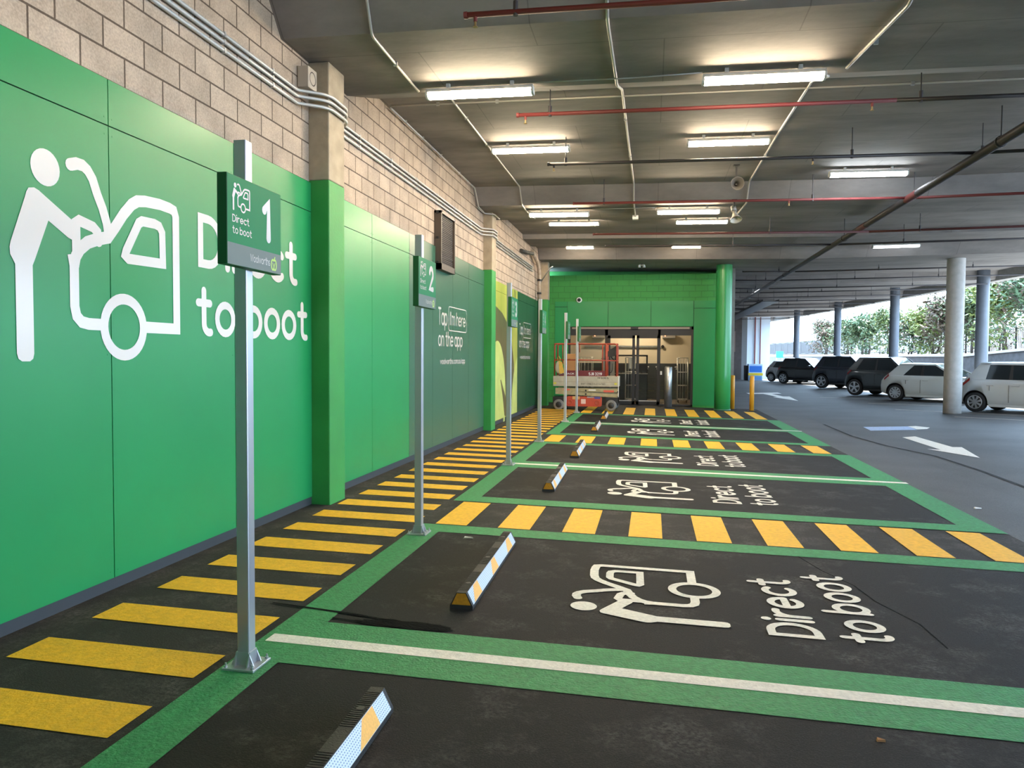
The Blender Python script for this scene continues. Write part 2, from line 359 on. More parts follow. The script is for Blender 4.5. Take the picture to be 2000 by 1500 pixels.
    def obj(s, name, mats, parent=None, label=None, bevel=0):
        o = bpy.data.objects.new(name, s.mesh(name, mats)); COL.objects.link(o)
        if parent: o.parent = parent
        if label: o['label'] = label
        if bevel:
            b = o.modifiers.new('bevel', 'BEVEL'); b.width = bevel; b.segments = 2; b.limit_method = 'ANGLE'
        return o
    def top(s, name, mats, label=None, cat=None, group=None, kind=None, bevel=0):
        xs, ys, zs = zip(*s.v); off = ((min(xs)+max(xs))/2, (min(ys)+max(ys))/2, min(zs))
        o = bpy.data.objects.new(name, s.mesh(name, mats, off)); COL.objects.link(o); o.location = off
        tag(o, label, cat, group, kind)
        if bevel:
            b = o.modifiers.new('bevel', 'BEVEL'); b.width = bevel; b.segments = 2; b.limit_method = 'ANGLE'
        return o

def tag(o, label=None, cat=None, group=None, kind=None):
    if label: o['label'] = label
    if cat: o['category'] = cat
    if group: o['group'] = group
    if kind: o['kind'] = kind
    return o
def thing(name, label, cat, loc=(0,0,0), rz=0, group=None):
    o = bpy.data.objects.new(name, None); COL.objects.link(o); o.location = loc; o.rotation_euler = (0,0,rz); o.empty_display_size = .1
    return tag(o, label, cat, group)
def struct(name, mb, mats, bevel=0): return mb.top(name, mats, kind='structure', bevel=bevel)
def dup(root, loc, rz, label, group=None):
    r = root.copy(); COL.objects.link(r); r.location = loc; r.rotation_euler = (0,0,rz); r['label'] = label
    if group: r['group'] = group
    for ch in list(root.children):
        c = ch.copy(); COL.objects.link(c); c.parent = r
        for g in list(ch.children):
            d = g.copy(); COL.objects.link(d); d.parent = c
    return r

# ------------------------------------------------------------------ flat lettering: strokes in a (u, v) plane
def arc(cx, cy, rx, ry, a0, a1, n=14):
    return [(cx+rx*math.cos(math.radians(a0+(a1-a0)*i/n)), cy+ry*math.sin(math.radians(a0+(a1-a0)*i/n))) for i in range(n+1)]
class Flat:
    def __init__(s): s.polys = []; s.lay = []; s.k = 0
    def poly(s, p): s.k += 1; s.polys.append(p); s.lay.append(s.k); return s
    def disc(s, cx, cy, r, n=20, ry=None): return s.poly(arc(cx, cy, r, ry or r, 0, 360, n)[:-1])
    def stroke(s, pts, w, closed=False, cap=True):
        P = [pts[0]]
        for p in pts[1:]:
            if math.hypot(p[0]-P[-1][0], p[1]-P[-1][1]) > 1e-6: P.append(p)
        if closed and math.hypot(P[0][0]-P[-1][0], P[0][1]-P[-1][1]) < 1e-6: P.pop()
        n = len(P); L = []; R = []
        def nrm(a, b):
            dx, dy = b[0]-a[0], b[1]-a[1]; q = math.hypot(dx, dy) or 1; return (-dy/q, dx/q)
        for i in range(n):
            n1 = nrm(P[i-1], P[i]) if (i > 0 or closed) else None
            n2 = nrm(P[i], P[(i+1)%n]) if (i < n-1 or closed) else None
            n1 = n1 or n2; n2 = n2 or n1
            mx, my = n1[0]+n2[0], n1[1]+n2[1]; q = mx*mx+my*my
            k = 2/q if q > .35 else 2/.35
            k = min(k, 1.6/math.sqrt(q) if q > 0 else 1)
            L.append((P[i][0]+mx*k*w/2, P[i][1]+my*k*w/2)); R.append((P[i][0]-mx*k*w/2, P[i][1]-my*k*w/2))
        s.k += 1
        for i in range(n if closed else n-1):
            j = (i+1) % n; s.polys.append([L[i], L[j], R[j], R[i]]); s.lay.append(s.k)
        if cap and not closed:
            for p in (P[0], P[-1]): s.disc(p[0], p[1], w/2, 12)
        return s
    def move(s, sx, sy, dx, dy):
        s.polys = [[(x*sx+dx, y*sy+dy) for x, y in p] for p in s.polys]; return s
    def join(s, o): s.polys += o.polys; s.lay += o.lay; return s
    def bounds(s):
        xs = [x for p in s.polys for x, y in p]; ys = [y for p in s.polys for x, y in p]; return min(xs), min(ys), max(xs), max(ys)
    def fit(s, x0, y0, x1, y1, keep=False):
        a, b, c, d = s.bounds(); sx = (x1-x0)/(c-a); sy = (y1-y0)/(d-b)
        if keep: sx = sy = min(sx, sy)
        return s.move(sx, sy, x0-a*sx, y0-b*sy)
    def mb(s, fn):
        # overlapping strokes sit a few hundredths of a millimetre apart, as layers of paint do
        o, u, v = (Vector(fn(*q)) for q in ((0,0), (1,0), (0,1))); n = (u-o).cross(v-o).normalized()
        if n.z < -.5: n = -n
        if abs(n.x) > .5 and n.x < 0: n = -n
        if abs(n.y) > .5 and n.y > 0: n = -n
        m = MB()
        for p, k in zip(s.polys, s.lay): m.poly([Vector(fn(x, y)) + n*((k % 24)*6e-5) for x, y in p])
        return m
C_ = 1.42; A_ = 1.46
GL = {
 'o': ([arc(.5,.5,.5,.5,0,360,24)], 1.0), 'D': ([[(0,0),(0,C_),(.4,C_)]+arc(.4,C_/2,.66,C_/2,90,-90,14)+[(0,0)]], 1.06),
 'i': ([[(0,0),(0,1)]], 0), 'r': ([[(0,0),(0,1)], [(0,.4)]+arc(.5,.45,.5,.53,175,75,8)], .58),
 'e': ([[(.02,.5),(1,.5)], arc(.5,.5,.5,.5,0,318,22)], 1.0), 'c': ([arc(.5,.5,.5,.5,48,312,20)], .86),
 't': ([[(.28,C_),(.28,.3)]+arc(.58,.3,.3,.3,180,285,8), [(-.04,1),(.62,1)]], .66),
 'b': ([[(0,A_),(0,0)], arc(.5,.5,.5,.5,0,360,24)], 1.0), 'a': ([arc(.5,.5,.5,.5,0,360,24), [(1,1),(1,0)]], 1.0),
 'p': ([arc(.5,.5,.5,.5,0,360,24), [(0,1),(0,-.45)]], 1.0), 'n': ([[(0,0),(0,1)], [(0,.5)]+arc(.42,.56,.42,.44,180,0,12)+[(.84,0)]], .84),
 'h': ([[(0,0),(0,A_)], [(0,.5)]+arc(.42,.56,.42,.44,180,0,12)+[(.84,0)]], .84),
 'm': ([[(0,0),(0,1)], [(0,.5)]+arc(.36,.6,.36,.4,180,0,10)+[(.72,0)], [(.72,.5)]+arc(1.08,.6,.36,.4,180,0,10)+[(1.44,0)]], 1.44),
 'u': ([[(0,1),(0,.44)]+arc(.42,.44,.42,.44,180,360,12)+[(.84,1)], [(.84,1),(.84,0)]], .84),
 'l': ([[(0,0),(0,A_)]], 0), 's': ([arc(.36,.74,.34,.26,40,260,9)+arc(.36,.25,.36,.25,80,-140,9)], .72),
 'w': ([[(0,1),(.32,0),(.64,1),(.96,0),(1.28,1)]], 1.28), '.': ([[(0,0),(0,.02)]], 0), '/': ([[(0,-.1),(.5,A_)]], .5), "'": ([[(0,C_),(-.04,1.1)]], 0),
 'T': ([[(0,C_),(1,C_)], [(.5,C_),(.5,0)]], 1.0), 'I': ([[(0,0),(0,C_)]], 0), 'W': ([[(0,C_),(.4,0),(.8,C_),(1.2,0),(1.6,C_)]], 1.6),
 'A': ([[(0,0),(.55,C_),(1.1,0)], [(.22,.45),(.88,.45)]], 1.1), 'C': ([arc(.62,C_/2,.62,C_/2,45,315,18)], 1.05), 'E': ([[(.85,C_),(0,C_),(0,0),(.85,0)], [(0,.72),(.75,.72)]], .85),
 'H': ([[(0,0),(0,C_)], [(.9,0),(.9,C_)], [(0,.71),(.9,.71)]], .9), 'J': ([[(.6,C_),(.6,.3)]+arc(.3,.3,.3,.3,0,-150,8)], .6), 'K': ([[(0,0),(0,C_)], [(.9,C_),(.05,.65)], [(.25,.85),(.95,0)]], .95),
 'L': ([[(0,C_),(0,0),(.8,0)]], .8), 'S': ([arc(.45,1.06,.43,.36,40,265,10)+arc(.45,.36,.45,.36,85,-145,10)], .9), 'V': ([[(0,C_),(.5,0),(1,C_)]], 1.0),
 'X': ([[(0,0),(.9,C_)], [(0,C_),(.9,0)]], .9), 'Y': ([[(0,C_),(.45,.7),(.9,C_)], [(.45,.7),(.45,0)]], .9),
 '0': ([arc(.45,C_/2,.45,C_/2,0,360,22)], .9), '1': ([[(0,1.12),(.34,C_),(.34,0)]], .34), '2': ([arc(.45,.98,.44,.44,165,-20,12)+[(0,0),(.92,0)]], .9),
 '3': ([arc(.42,1.05,.38,.37,150,-80,10), arc(.42,.37,.45,.37,80,-150,12)], .87), '4': ([[(.74,0),(.74,C_),(0,.4),(1,.4)]], 1.0),
 '5': ([[(.82,C_),(.16,C_),(.08,.8)]+arc(.42,.44,.45,.44,120,-150,12)], .87), '6': ([arc(.45,.44,.44,.44,0,360,20), [(.02,.5),(.2,1.0),(.55,C_)]], .9),
 '9': ([arc(.45,.98,.44,.44,0,360,20), [(.88,.9),(.7,.42),(.35,0)]], .9),
}
def text(s, w=.25, gap=.14):
    F = Flat(); x = 0
    for ch in s:
        if ch == ' ': x += .5; continue
        st, adv = GL[ch]
        for p in st:
            closed = len(p) > 3 and math.hypot(p[0][0]-p[-1][0], p[0][1]-p[-1][1]) < 1e-6
            F.stroke([(a+x+w/2, b) for a, b in p], w, closed)
        if ch == 'i': F.disc(x+w/2, 1.42, w*.62, 14)
        x += adv+w+gap
    return F

def icon():
    """person leaning over the open boot of a car, in metres as on the wall, origin at the feet"""
    F = Flat(); sh = lambda L: [(a-3.57, b-1.53) for a, b in L]
    F.disc(3.825-3.57, 2.67-1.53, .108, 26)
    F.stroke(sh([(4.015,2.735),(4.07,2.755),(4.12,2.755),(4.16,2.735),(4.20,2.69),(4.24,2.60),(4.285,2.52),(4.32,2.43),(4.335,2.36)]), .075)
    F.stroke(sh([(4.02,2.19),(4.035,2.12),(4.035,1.98),(4.035,1.87),(4.05,1.81),(4.09,1.775),(4.15,1.765),(4.28,1.765)]), .075, cap=False)
    F.stroke(sh([(4.035,2.12),(4.05,2.18),(4.085,2.23),(4.15,2.28),(4.24,2.315),(4.33,2.34),(4.40,2.42),(4.48,2.52),(4.56,2.60),(4.62,2.635),(4.70,2.65),(4.86,2.66),(4.97,2.655),(5.02,2.645),(5.04,2.60),(5.04,2.29),(5.04,1.765),(4.67,1.765)]), .08, cap=False)
    F.disc(5.04-3.57, 1.765-1.53, .04, 12)
    F.stroke(arc(4.475-3.57, 1.757-1.53, .19, .19, 0, 360, 36), .072, True)
    F.stroke(sh([(4.055,2.20),(4.055,2.385),(4.085,2.405),(4.20,2.385),(4.235,2.36),(4.245,2.30)]), .07)
    F.poly(sh([(3.70,2.525),(3.685,2.50),(3.675,2.47),(3.572,2.20),(3.565,2.17),(3.568,2.13),(3.60,2.08),(3.718,2.08),(3.735,2.115),(3.845,2.375),(3.80,2.51),(3.775,2.525),(3.74,2.535)]))
    F.stroke(sh([(3.745,2.475),(4.02,2.335)]), .115)
    F.poly(sh([(3.60,2.11),(3.60,1.575),(3.61,1.545),(3.635,1.53),(3.69,1.53),(3.712,1.545),(3.72,1.575),(3.72,2.11)]))
    F.stroke(sh([(4.665,2.505),(4.80,2.51),(4.85,2.50),(4.88,2.46),(4.885,2.235),(4.52,2.225),(4.49,2.245),(4.50,2.275),(4.63,2.485)]), .07, True)
    return F

# ------------------------------------------------------------------ setting
def edge_x(y): return 16.35 - .0963*(y-30.9)
def strip(mb, x0, y0, x1, y1, h):
    mb.quad((x0,y0,fz(x0,y0)+h), (x1,y0,fz(x1,y0)+h), (x1,y1,fz(x1,y1)+h), (x0,y1,fz(x0,y1)+h))
def slant(m, y0, y1, xa, xb, h=0):
    P = [(xa(y0), y0), (xb(y0), y0), (xb(y1), y1), (xa(y1), y1)]; m.quad(*[(x, y, fz(x, y)+h) for x, y in P])
m = MB(); strip(m, -.6, -8, 8, 74, 0); slant(m, -8, 74, lambda y: 8, lambda y: edge_x(y)+.2)
struct('floor', m, LANE)
m = MB(); slant(m, -8, 74, lambda y: edge_x(y)+.2, lambda y: edge_x(y)+7)
struct('ground', m, EXTG)  # outer strip made pale to look sunlit and bounce light onto the ceiling
m = MB(); strip(m, -.02, -8, 1.38, 25.7, .002); strip(m, 1.38, 6.76, 6.95, 7.92, .002); strip(m, 1.38, 13.85, 6.95, 15.2, .002); strip(m, 1.38, 21.2, 6.95, 25.7, .002)
struct('floor', m, ASPH)
m = MB()
for a, b in ((.9, 3.52), (4.12, 6.48), (8.22, 10.58), (11.2, 13.57), (15.5, 17.85), (18.42, 20.9)): strip(m, 1.63, a, 6.6, b, .004)
struct('floor', m, BLACKTOP)
m = MB(); m.quad((-8,-10,-.22), (90,-10,-.22), (90,140,-.22), (-8,140,-.22)); struct('ground', m, EXTG)

m = MB()
ys = [-8]
for b in BEAMS: ys += [b, b+.27, b+bw(b), b+bw(b)+1.05]
ys = sorted(ys + [20.3, 21.7, 74])
for y0, y1 in zip(ys, ys[1:]):
    for xa, xb in ((-.3, 8), (8, None)):
        x1, x1b = (xb, xb) if xb else (edge_x(y0), edge_x(y1))
        def z(x, y): 
            return ceil_z(x, y)
        e = 1e-4
        m.quad((xa,y0,z(xa,y0+e)), (x1,y0,z(x1,y0+e)), (x1b,y1,z(x1b,y1-e)), (xa,y1,z(xa,y1-e)))
for y in (20.3, 21.7):
    for xa, xb in ((-.3, 8), (8, edge_x(y))): m.quad((xa,y,slab(xa)-.13),(xb,y,slab(xb)-.13),(xb,y,slab(xb)),(xa,y,slab(xa)))
ce = struct('ceiling', m, CEILM)
m = MB(); m.prism([(-.6,-8,5.35), (edge_x(-8)+.1,-8,5.35), (edge_x(74)+.1,74,5.35), (-.6,74,5.35)], (0,0,.25)); struct('roof', m, CONC)  # unseen top slab, added to block light from above
m = MB()
m.hexa([(edge_x(-8),-8,4.55),(edge_x(-8)+.4,-8,4.55),(edge_x(74)+.4,74,4.55),(edge_x(74),74,4.55),(edge_x(-8),-8,5.5),(edge_x(-8)+.4,-8,5.5),(edge_x(74)+.4,74,5.5),(edge_x(74),74,5.5)])
struct('trim_1', m, CONC)
m = MB(); m.box(-.3, -8, -.3, -.025, 25.6, 5.3); struct('wall_left', m, BLOCK)
m = MB(); m.box(-.3, -8.2, -.3, 19.5, -8, 5.3); struct('wall_back_unseen', m, CONC)  # unseen wall behind the camera, added to close off sky light
m = MB(); m.box(-.025, -8, -.2, -.008, 23.8, .075); struct('baseboard_left', m, mat('grey_blue_skirting', (.035, .04, .045), .6))

def cladding(name, mats, ys, zs, mi=0, x=0, gap=.008, screws=True):
    m = MB(); m.m = 3; m.box(-.0245, ys[0]+.01, zs[0]+.01, -.019, ys[-1]-.01, zs[-1]-.01); m.m = 0
    for a, b in zip(ys, ys[1:]):
        for c, d in zip(zs, zs[1:]): m.box(-.018, a+gap/2, c+gap/2, x, b-gap/2, d-gap/2)
        if screws:
            for yy in (a+.035, b-.035):
                for zz in (zs[0]+.05, zs[1]-.06, zs[1]+.05, .07+1.5): m.cyl((x,yy,zz), (x+.002,yy,zz), .006, 8)
    return m
GAPM = mat('dark_joint', (.004,.012,.006), .9)
Z3 = (.072, 3.07, 3.375)
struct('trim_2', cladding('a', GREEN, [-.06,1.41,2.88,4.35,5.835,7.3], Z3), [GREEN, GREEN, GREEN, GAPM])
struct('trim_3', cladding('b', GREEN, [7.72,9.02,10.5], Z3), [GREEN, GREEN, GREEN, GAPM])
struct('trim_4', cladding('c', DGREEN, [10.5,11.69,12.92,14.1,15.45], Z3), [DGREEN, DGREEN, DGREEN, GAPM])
m = cladding('d', PEAR, [15.86,16.9,18.15,19.44], (.072,3.07,3.30), screws=False)
def pp(mi, x, pts): m.m = mi; m.poly([(x, a, b) for a, b in pts])
pp(2, .001, [(15.87,2.75),(16.6,2.72),(17.4,2.6),(18.1,2.36),(18.6,2.0),(18.95,1.4),(19.1,.7),(19.0,.10),(15.87,.10)])
pp(1, .0016, arc(16.85, .55, 1.0, 1.38, 200, -55, 26)[:-1] + [(17.6,.09),(16.0,.09)])
pp(1, .0016, [(18.42,.09),(18.62,.40)] + arc(19.9, .2, 1.25, 1.45, 165, 112, 12) + [(19.43,.09)])
pp(2, .0018, [(18.95,3.28),(19.05,3.28),(19.40,2.62),(19.34,2.6)])
pp(2, .0018, [(17.2,1.0),(17.28,1.02),(17.8,.62),(18.2,.12),(17.72,.12),(17.5,.6)])
struct('trim_5', m, [PEAR, PEARL, PEARD, GAPM])
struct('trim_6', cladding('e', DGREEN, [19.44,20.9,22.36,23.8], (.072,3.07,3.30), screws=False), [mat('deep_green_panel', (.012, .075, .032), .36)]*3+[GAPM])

# end wall with the glazed entrance
m = MB(); E = 25.6
m.box(-.3, E, 3.47, 6.0, E+.25, 4.36); m.box(-.3, E, -.3, .67, E+.25, 3.47); m.box(4.88, E, -.3, 6.0, E+.25, 3.47); m.box(.67, E, 2.6, 4.88, E+.25, 3.47)
struct('wall_end', m, GBLOCK)
m = MB(); m.box(-.3, E+1.2, 4.30, 6.0, E+1.4, 5.3); m.box(-.3, E+.25, 4.28, 6.0, E+1.2, 4.33); struct('wall_end', m, GPAINT)  # recess depth shaped to keep this upper band in shade
m = MB()
for a, b in ((.63,2.03),(2.03,3.47),(3.47,4.875)): m.box(a+.006, E-.022, 2.61, b-.006, E, 3.46)
m.box(.20, E-.022, -.0, .626, E, 3.27); m.box(.20, E-.022, 3.285, .626, E, 3.46); m.box(4.883, E-.022, -.05, 5.9, E, 3.20); m.box(4.883, E-.022, 3.213, 5.9, E, 3.46)
m.m = 1; m.box(.2, E-.003, 2.61, 4.88, E, 3.46); m.box(.2, E-.003, 0, .63, E, 2.61); m.box(4.88, E-.003, 0, 5.9, E, 3.46)
struct('trim_7', m, [GREEN, GAPM])
m = MB(); m.box(6.0, 25.6, -.4, 6.2, 60, 5.3); struct('wall_right', m, CONC)
# room behind the glass
m = MB(); m.quad((.2,E+.25,fz(2.5,E)-.0),(5.6,E+.25,fz(2.5,E)),(5.6,29.6,fz(2.5,E)),(.2,29.6,fz(2.5,E))); struct('floor', m, IFLOOR)
m = MB(); m.box(.2, 29.5, 1.32, 5.6, 29.6, 3.4); m.box(.1, E+.25, -.2, .2, 29.6, 3.4); m.box(5.6, E+.25, 1.32, 5.7, 29.6, 3.4); struct('wall_inside', m, IWALL)
m = MB(); m.box(.2, 29.44, -.2, 5.6, 29.5, 1.32); m.box(5.55, E+.25, -.2, 5.7, 29.6, 1.32); struct('trim_8', m, IDARK)
m = MB(); m.box(.1, E+.25, 3.3, 5.7, 29.6, 3.4); struct('ceiling', m, IWALL)
d = thing('door_1', 'black framed glass sliding entrance doors in the green end wall', 'door', (2.775, E+.08, fz(2.775, E)))
d['kind'] = 'structure'
fz0 = fz(2.775, E)
def L(x): return x-2.775
m = MB(); H = 2.6-fz0
m.box(L(.67), -.05, H-.10, L(4.88), .07, H); m.box(L(.67), -.05, 0, L(.74), .07, H); m.box(L(4.81), -.05, 0, L(4.88), .07, H); m.box(L(.67), -.05, 0, L(4.88), .07, .05)
m.box(L(.74), -.03, H-.30, L(4.81), .05, H-.10)
m.box(L(1.93), -.03, 0, L(2.03), .05, H-.1); m.box(L(3.72), -.03, 0, L(3.80), .05, H-.1)
m.obj('frame', DARKM, d)
for a, b in ((2.03, 2.95), (3.0, 3.78)):
    m = MB(); m.box(L(a), -.09, .03, L(a)+.09, -.05, H-.3); m.box(L(b)-.09, -.09, .03, L(b), -.05, H-.3); m.box(L(a), -.09, .03, L(b), -.05, .14); m.box(L(a), -.09, H-.40, L(b), -.05, H-.3)
    lf = m.obj('leaf', DARKM, d)
    m = MB(); m.quad((L(a)+.09,-.07,.14),(L(b)-.09,-.07,.14),(L(b)-.09,-.07,H-.4),(L(a)+.09,-.07,H-.4)); m.obj('pane', GLASS, lf)
    m = MB(); m.box(L(a)+.09, -.072, .14, L(b)-.09, -.060, .17); m.obj('bottom_strip', GALV, lf)
for a, b in ((.74, 1.93), (3.80, 4.81)):
    m = MB(); m.quad((L(a),0,.05),(L(b),0,.05),(L(b),0,H-.3),(L(a),0,H-.3)); m.obj('side_pane', GLASS, d)
m = MB(); m.box(L(.8), -.075, H-.085, L(4.75), -.05, H-.02); m.obj('header_rail', mat('bronze_rail', (.22,.19,.16), .4, metal=.6), d)
m = MB(); m.box(L(2.8), -.13, H-.09, L(3.05), -.075, H-.02); m.obj('sensor', BLACKP, d)
m = MB(); m.box(L(3.80), -.095, 1.05, L(3.86), -.05, 1.17); m.obj('push_plate', WHITEPL, d)

# pillars of the left wall
def pillar(y, px, label, yw=.40, top=None):
    t = thing('pillar', label, 'pillar', (0, y, fz(0, y)), 0, 'pillars of the left wall')
    dz = fz(0, y); g = 3.40-dz; tp = (top or soffit(0))-dz
    MB().box(-.03, 0, -.05, px, yw, g).obj('painted_lower_part', GPAINT, t, bevel=.012)
    MB().box(-.03, 0, g, px, yw, tp).obj('bare_upper_part', PILC, t, bevel=.012)
    return t
pillar(7.3, .20, 'nearest pillar, green below and bare concrete above, right of the large white pictogram')
pillar(15.45, .17, 'middle wall pillar, green below, left of the pale green fruit print')
pillar(23.8, .20, 'farthest wall pillar, tucked into the corner behind the scissor lift')

# round columns
def column(x, y, r, z1, m, label, rings=None):
    t = thing('column', label, 'column', (x, y, fz(x, y)))
    h = z1-fz(x, y)
    MB().lathe((0,0,0), (0,0,1), [(0, 0), (0, r), (h*.25, r*1.005), (h*.5, r), (h, r)], 28).obj('shaft', m, t)
    return t
t = column(5.75, 24.55, .25, soffit(5.75)-.02, mat('gloss_green_column', (.03,.29,.075), .3, bump=.12, bscale=25), 'round green column at the right end of the green end wall')
MB().lathe((0,0,0), (0,0,1), [(0,0),(0,.262),(.05,.262),(.05,.25)], 28).obj('base_ring', DGREEN, t)
t = column(12.38, 24.25, .245, 4.56, mat('pale_concrete_column', (.42,.40,.375), .75, noise=.1, nscale=7, bump=.2, bscale=30, stain=(4,(.22,.2,.18),.62,.85)), 'pale round concrete column standing among the parked white cars')
for (x, y, r), lb in zip(((15.76,30.9,.22),(14.76,37.9,.21),(14.38,47.2,.2),(13.37,54.4,.2),(12.67,63.3,.2)),
    ('dark grey edge column nearest the camera, behind the white hatchback at the right edge', 'edge column second from the right, behind the dark green car',
     'edge column third from the right, between the leafy trees', 'edge column fourth from the right, left of the trees against white sky', 'farthest edge column, by the silver hatchback')):
    column(x, y, r, ceil_z(x, y)+.05, mat('blue_grey_column', (.095,.11,.135), .55, noise=.08, nscale=5), lb)['group'] = 'columns along the open edge'

# ------------------------------------------------------------------ road markings
def fpatch(mb, quad, h): mb.poly([(x, y, fz(x, y)+h) for x, y in quad])
def ordinal(n):
    T = ['first','second','third','fourth','fifth','sixth','seventh','eighth','ninth','tenth','eleventh','twelfth','thirteenth','fourteenth','fifteenth','sixteenth','seventeenth','eighteenth','nineteenth','twentieth']
    if n <= 20: return T[n-1]
    w_ = {2: 'twenty', 3: 'thirty'}[n//10]
    return w_ + ('-' + T[n % 10-1] if n % 10 else '') if n % 10 else {2: 'twentieth', 3: 'thirtieth'}[n//10]
for i in range(35):
    y = 2.362 + .588*i; j = lambda: random.uniform(-.008, .008)
    m = MB(); fpatch(m, [(.25+j(), y-.285+j()), (1.32, y-.285), (1.32, y), (.25+j(), y+j())], .006)
    m.top('yellow_bar', YELP, 'yellow walkway bar along the wall, ' + ordinal(i+1) + ' counting from the bottom edge of the photo', 'road marking', 'yellow bars of the walkway along the wall')
for (y0, y1, n, lb, g) in ((6.79, 7.88, 9, 'nearest cross strip beyond bay one', 'yellow bars of the nearest cross strip'), (13.92, 15.12, 9, 'middle cross strip between bays', 'yellow bars of the middle cross strip'), (21.35, 24.2, 9, 'far cross strip before the glass doors', 'yellow bars of the far cross strip')):
    for i in range(n):
        x = 1.51 + .608*i
        m = MB(); fpatch(m, [(x, y0), (x+.305, y0), (x+.305, y1), (x, y1)], .006)
        m.top('yellow_bar', YELP, 'yellow bar, %s, %s from the wall' % (lb, ordinal(i+1)), 'road marking', g)
for (a0, a1, d0, d1, b0, b1, w0, w1, lb) in ((.62, .90, 3.52, 4.12, 6.48, 6.76, 3.765, 3.875, 'nearest pair of bays'), (7.92, 8.22, 10.56, 11.2, 13.57, 13.85, 10.83, 10.95, 'middle pair of bays'), (15.2, 15.5, 17.85, 18.42, 20.9, 21.2, 18.1, 18.21, 'farthest pair of bays')):
    t = thing('bay_border', 'green painted border and dividing band around the ' + lb, 'road marking', (4.1, (a0+b1)/2, fz(4.1, (a0+b1)/2)), 0, 'green bay borders')
    ox, oy, oz = t.location
    def loc(mb): mb.v = [(x-ox, y-oy, z-oz) for x, y, z in mb.v]; return mb
    m = MB()
    strip(m, 1.38, a0, 1.63, b1, .007); strip(m, 6.6, a0, 6.95, b1, .007)
    for c, d_ in ((a0, a1), (d0, d1), (b0, b1)): strip(m, 1.63, c, 6.6, d_, .007)
    loc(m).obj('green_band', GRNP, t)
    m = MB(); strip(m, 1.42, w0, 6.97, w1, .009); loc(m).obj('white_line', WHITEP, t, 'white line down the middle of the dividing band')
BAYS = [(4.12, 'bay one, nearest'), (8.22, 'bay two'), (11.2, 'bay three'), (15.5, 'bay four'), (18.42, 'farthest bay')]
for b0, lb in BAYS:
    t = thing('bay_marking', 'white car pictogram and words Direct to boot on the ground of ' + lb, 'road marking', (4.0, b0+1.15, fz(4.0, b0+1.15)), 0, 'white bay pictograms')
    ox, oy, oz = t.location
    F = lambda u, v: (u-ox, v-oy, fz(u, v)+.009-oz)
    ic = icon(); ic.mb(lambda u, v: F(4.02-v*.80, b0+.47+u*.80)).obj('pictogram', WHITEP, t)
    tx = text('Direct', .27, .12).fit(0, 0, 1.18, .325); tx.mb(lambda u, v: F(4.55-v, b0+.44+u)).obj('lettering', WHITEP, t)
    tx = text('to boot', .27, .12).fit(0, 0, 1.38, .325); tx.mb(lambda u, v: F(4.96-v, b0+.44+u)).obj('lettering', WHITEP, t)

m = MB(); fpatch(m, [(8.87,17.3),(9.19,17.5),(9.22,15.52),(9.38,15.52),(9.08,13.95),(8.66,15.2),(8.86,15.1)], .006)
m.top('direction_arrow', WHITEP, 'worn white arrow on the lane pointing towards the camera', 'road marking')
m = MB(); fpatch(m, [(8.72,19.75),(9.80,19.9),(9.72,19.0),(8.64,18.8)], .005); m.m = 1; fpatch(m, [(9.80,19.9),(10.0,20.0),(10.2,19.6),(10.0,19.2),(9.75,19.1)], .005)
m.top('blue_marking', [mat('pale_blue_road_paint', (.36,.46,.66), .7, noise=.15, nscale=20), WHITEP], 'pale blue painted patch with white end beside the lane arrow', 'road marking')
m = MB(); fpatch(m, [(8.7,37.6),(9.1,37.8),(9.25,34.5),(9.5,34.4),(9.25,31.0),(8.75,34.0),(8.95,34.2)], .006)
m.top('direction_arrow', WHITEP, 'small far white arrow on the lane beyond the yellow bollards', 'road marking')
m = MB(); fpatch(m, [(8.1,38.0),(9.6,38.2),(9.6,37.0),(8.1,36.9)], .005); m.top('white_marking', WHITEP, 'short white painted bar beyond the far lane arrow', 'road marking')
for i, (x, y, lb) in enumerate(((11.95,22.9,'parking bay line in front of the pale column'), (11.3,25.9,'parking bay line just beyond the pale column'), (10.6,33.6,'parking bay line by the dark green car'), (11.4,29.4,'parking bay line under the rear wheel of the second white hatchback'))):
    m = MB(); dx, dy = math.cos(math.radians(-45)), math.sin(math.radians(-45))
    fpatch(m, [(x-dy*.05, y+dx*.05), (x+dx*5-dy*.05, y+dy*5+dx*.05), (x+dx*5+dy*.05, y+dy*5-dx*.05), (x+dy*.05, y-dx*.05)], .005)
    m.top('parking_line', mat('faded_line_paint', (.42,.36,.30), .7, noise=.2, nscale=20), 'faded cream ' + lb, 'road marking', 'faded parking lines')
# worn spots, cracks and litter on the ground
m = MB()
rr = random.Random(3); pts = []
for k in range(26):
    a = 2*PI*k/26; pts.append((2.10+.30*math.cos(a)*(1+rr.uniform(-.15,.12)), 4.185+.065*math.sin(a)*(1+rr.uniform(-.3,.3))))
fpatch(m, pts, .0095); m.top('tar_patch', PATCH, 'ragged black tar patch beside the near green band', 'road patch')
m = MB(); fpatch(m, [(1.15,4.36),(1.68,4.30),(2.0,4.24),(2.0,4.225),(1.66,4.275),(1.15,4.34)], .0095); fpatch(m, [(1.63,4.20),(2.0,4.15),(2.0,4.14),(1.63,4.185)], .0095)
m.top('road_crack', PATCH, 'dark crack running from the walkway to the tar patch', 'road crack')
m = MB(); C = [(7.95,20.5),(7.9,17.5),(8.1,15.7),(8.45,14.2),(8.5,12.5),(8.45,10.8),(8.8,8.5)]
for a, b in zip(C, C[1:]): fpatch(m, [(a[0]-.03,a[1]),(a[0]+.03,a[1]),(b[0]+.03,b[1]),(b[0]-.03,b[1])], .004)
m.top('road_joint', BLACKTOP, 'long dark joint winding along the lane past the white arrow', 'road crack')
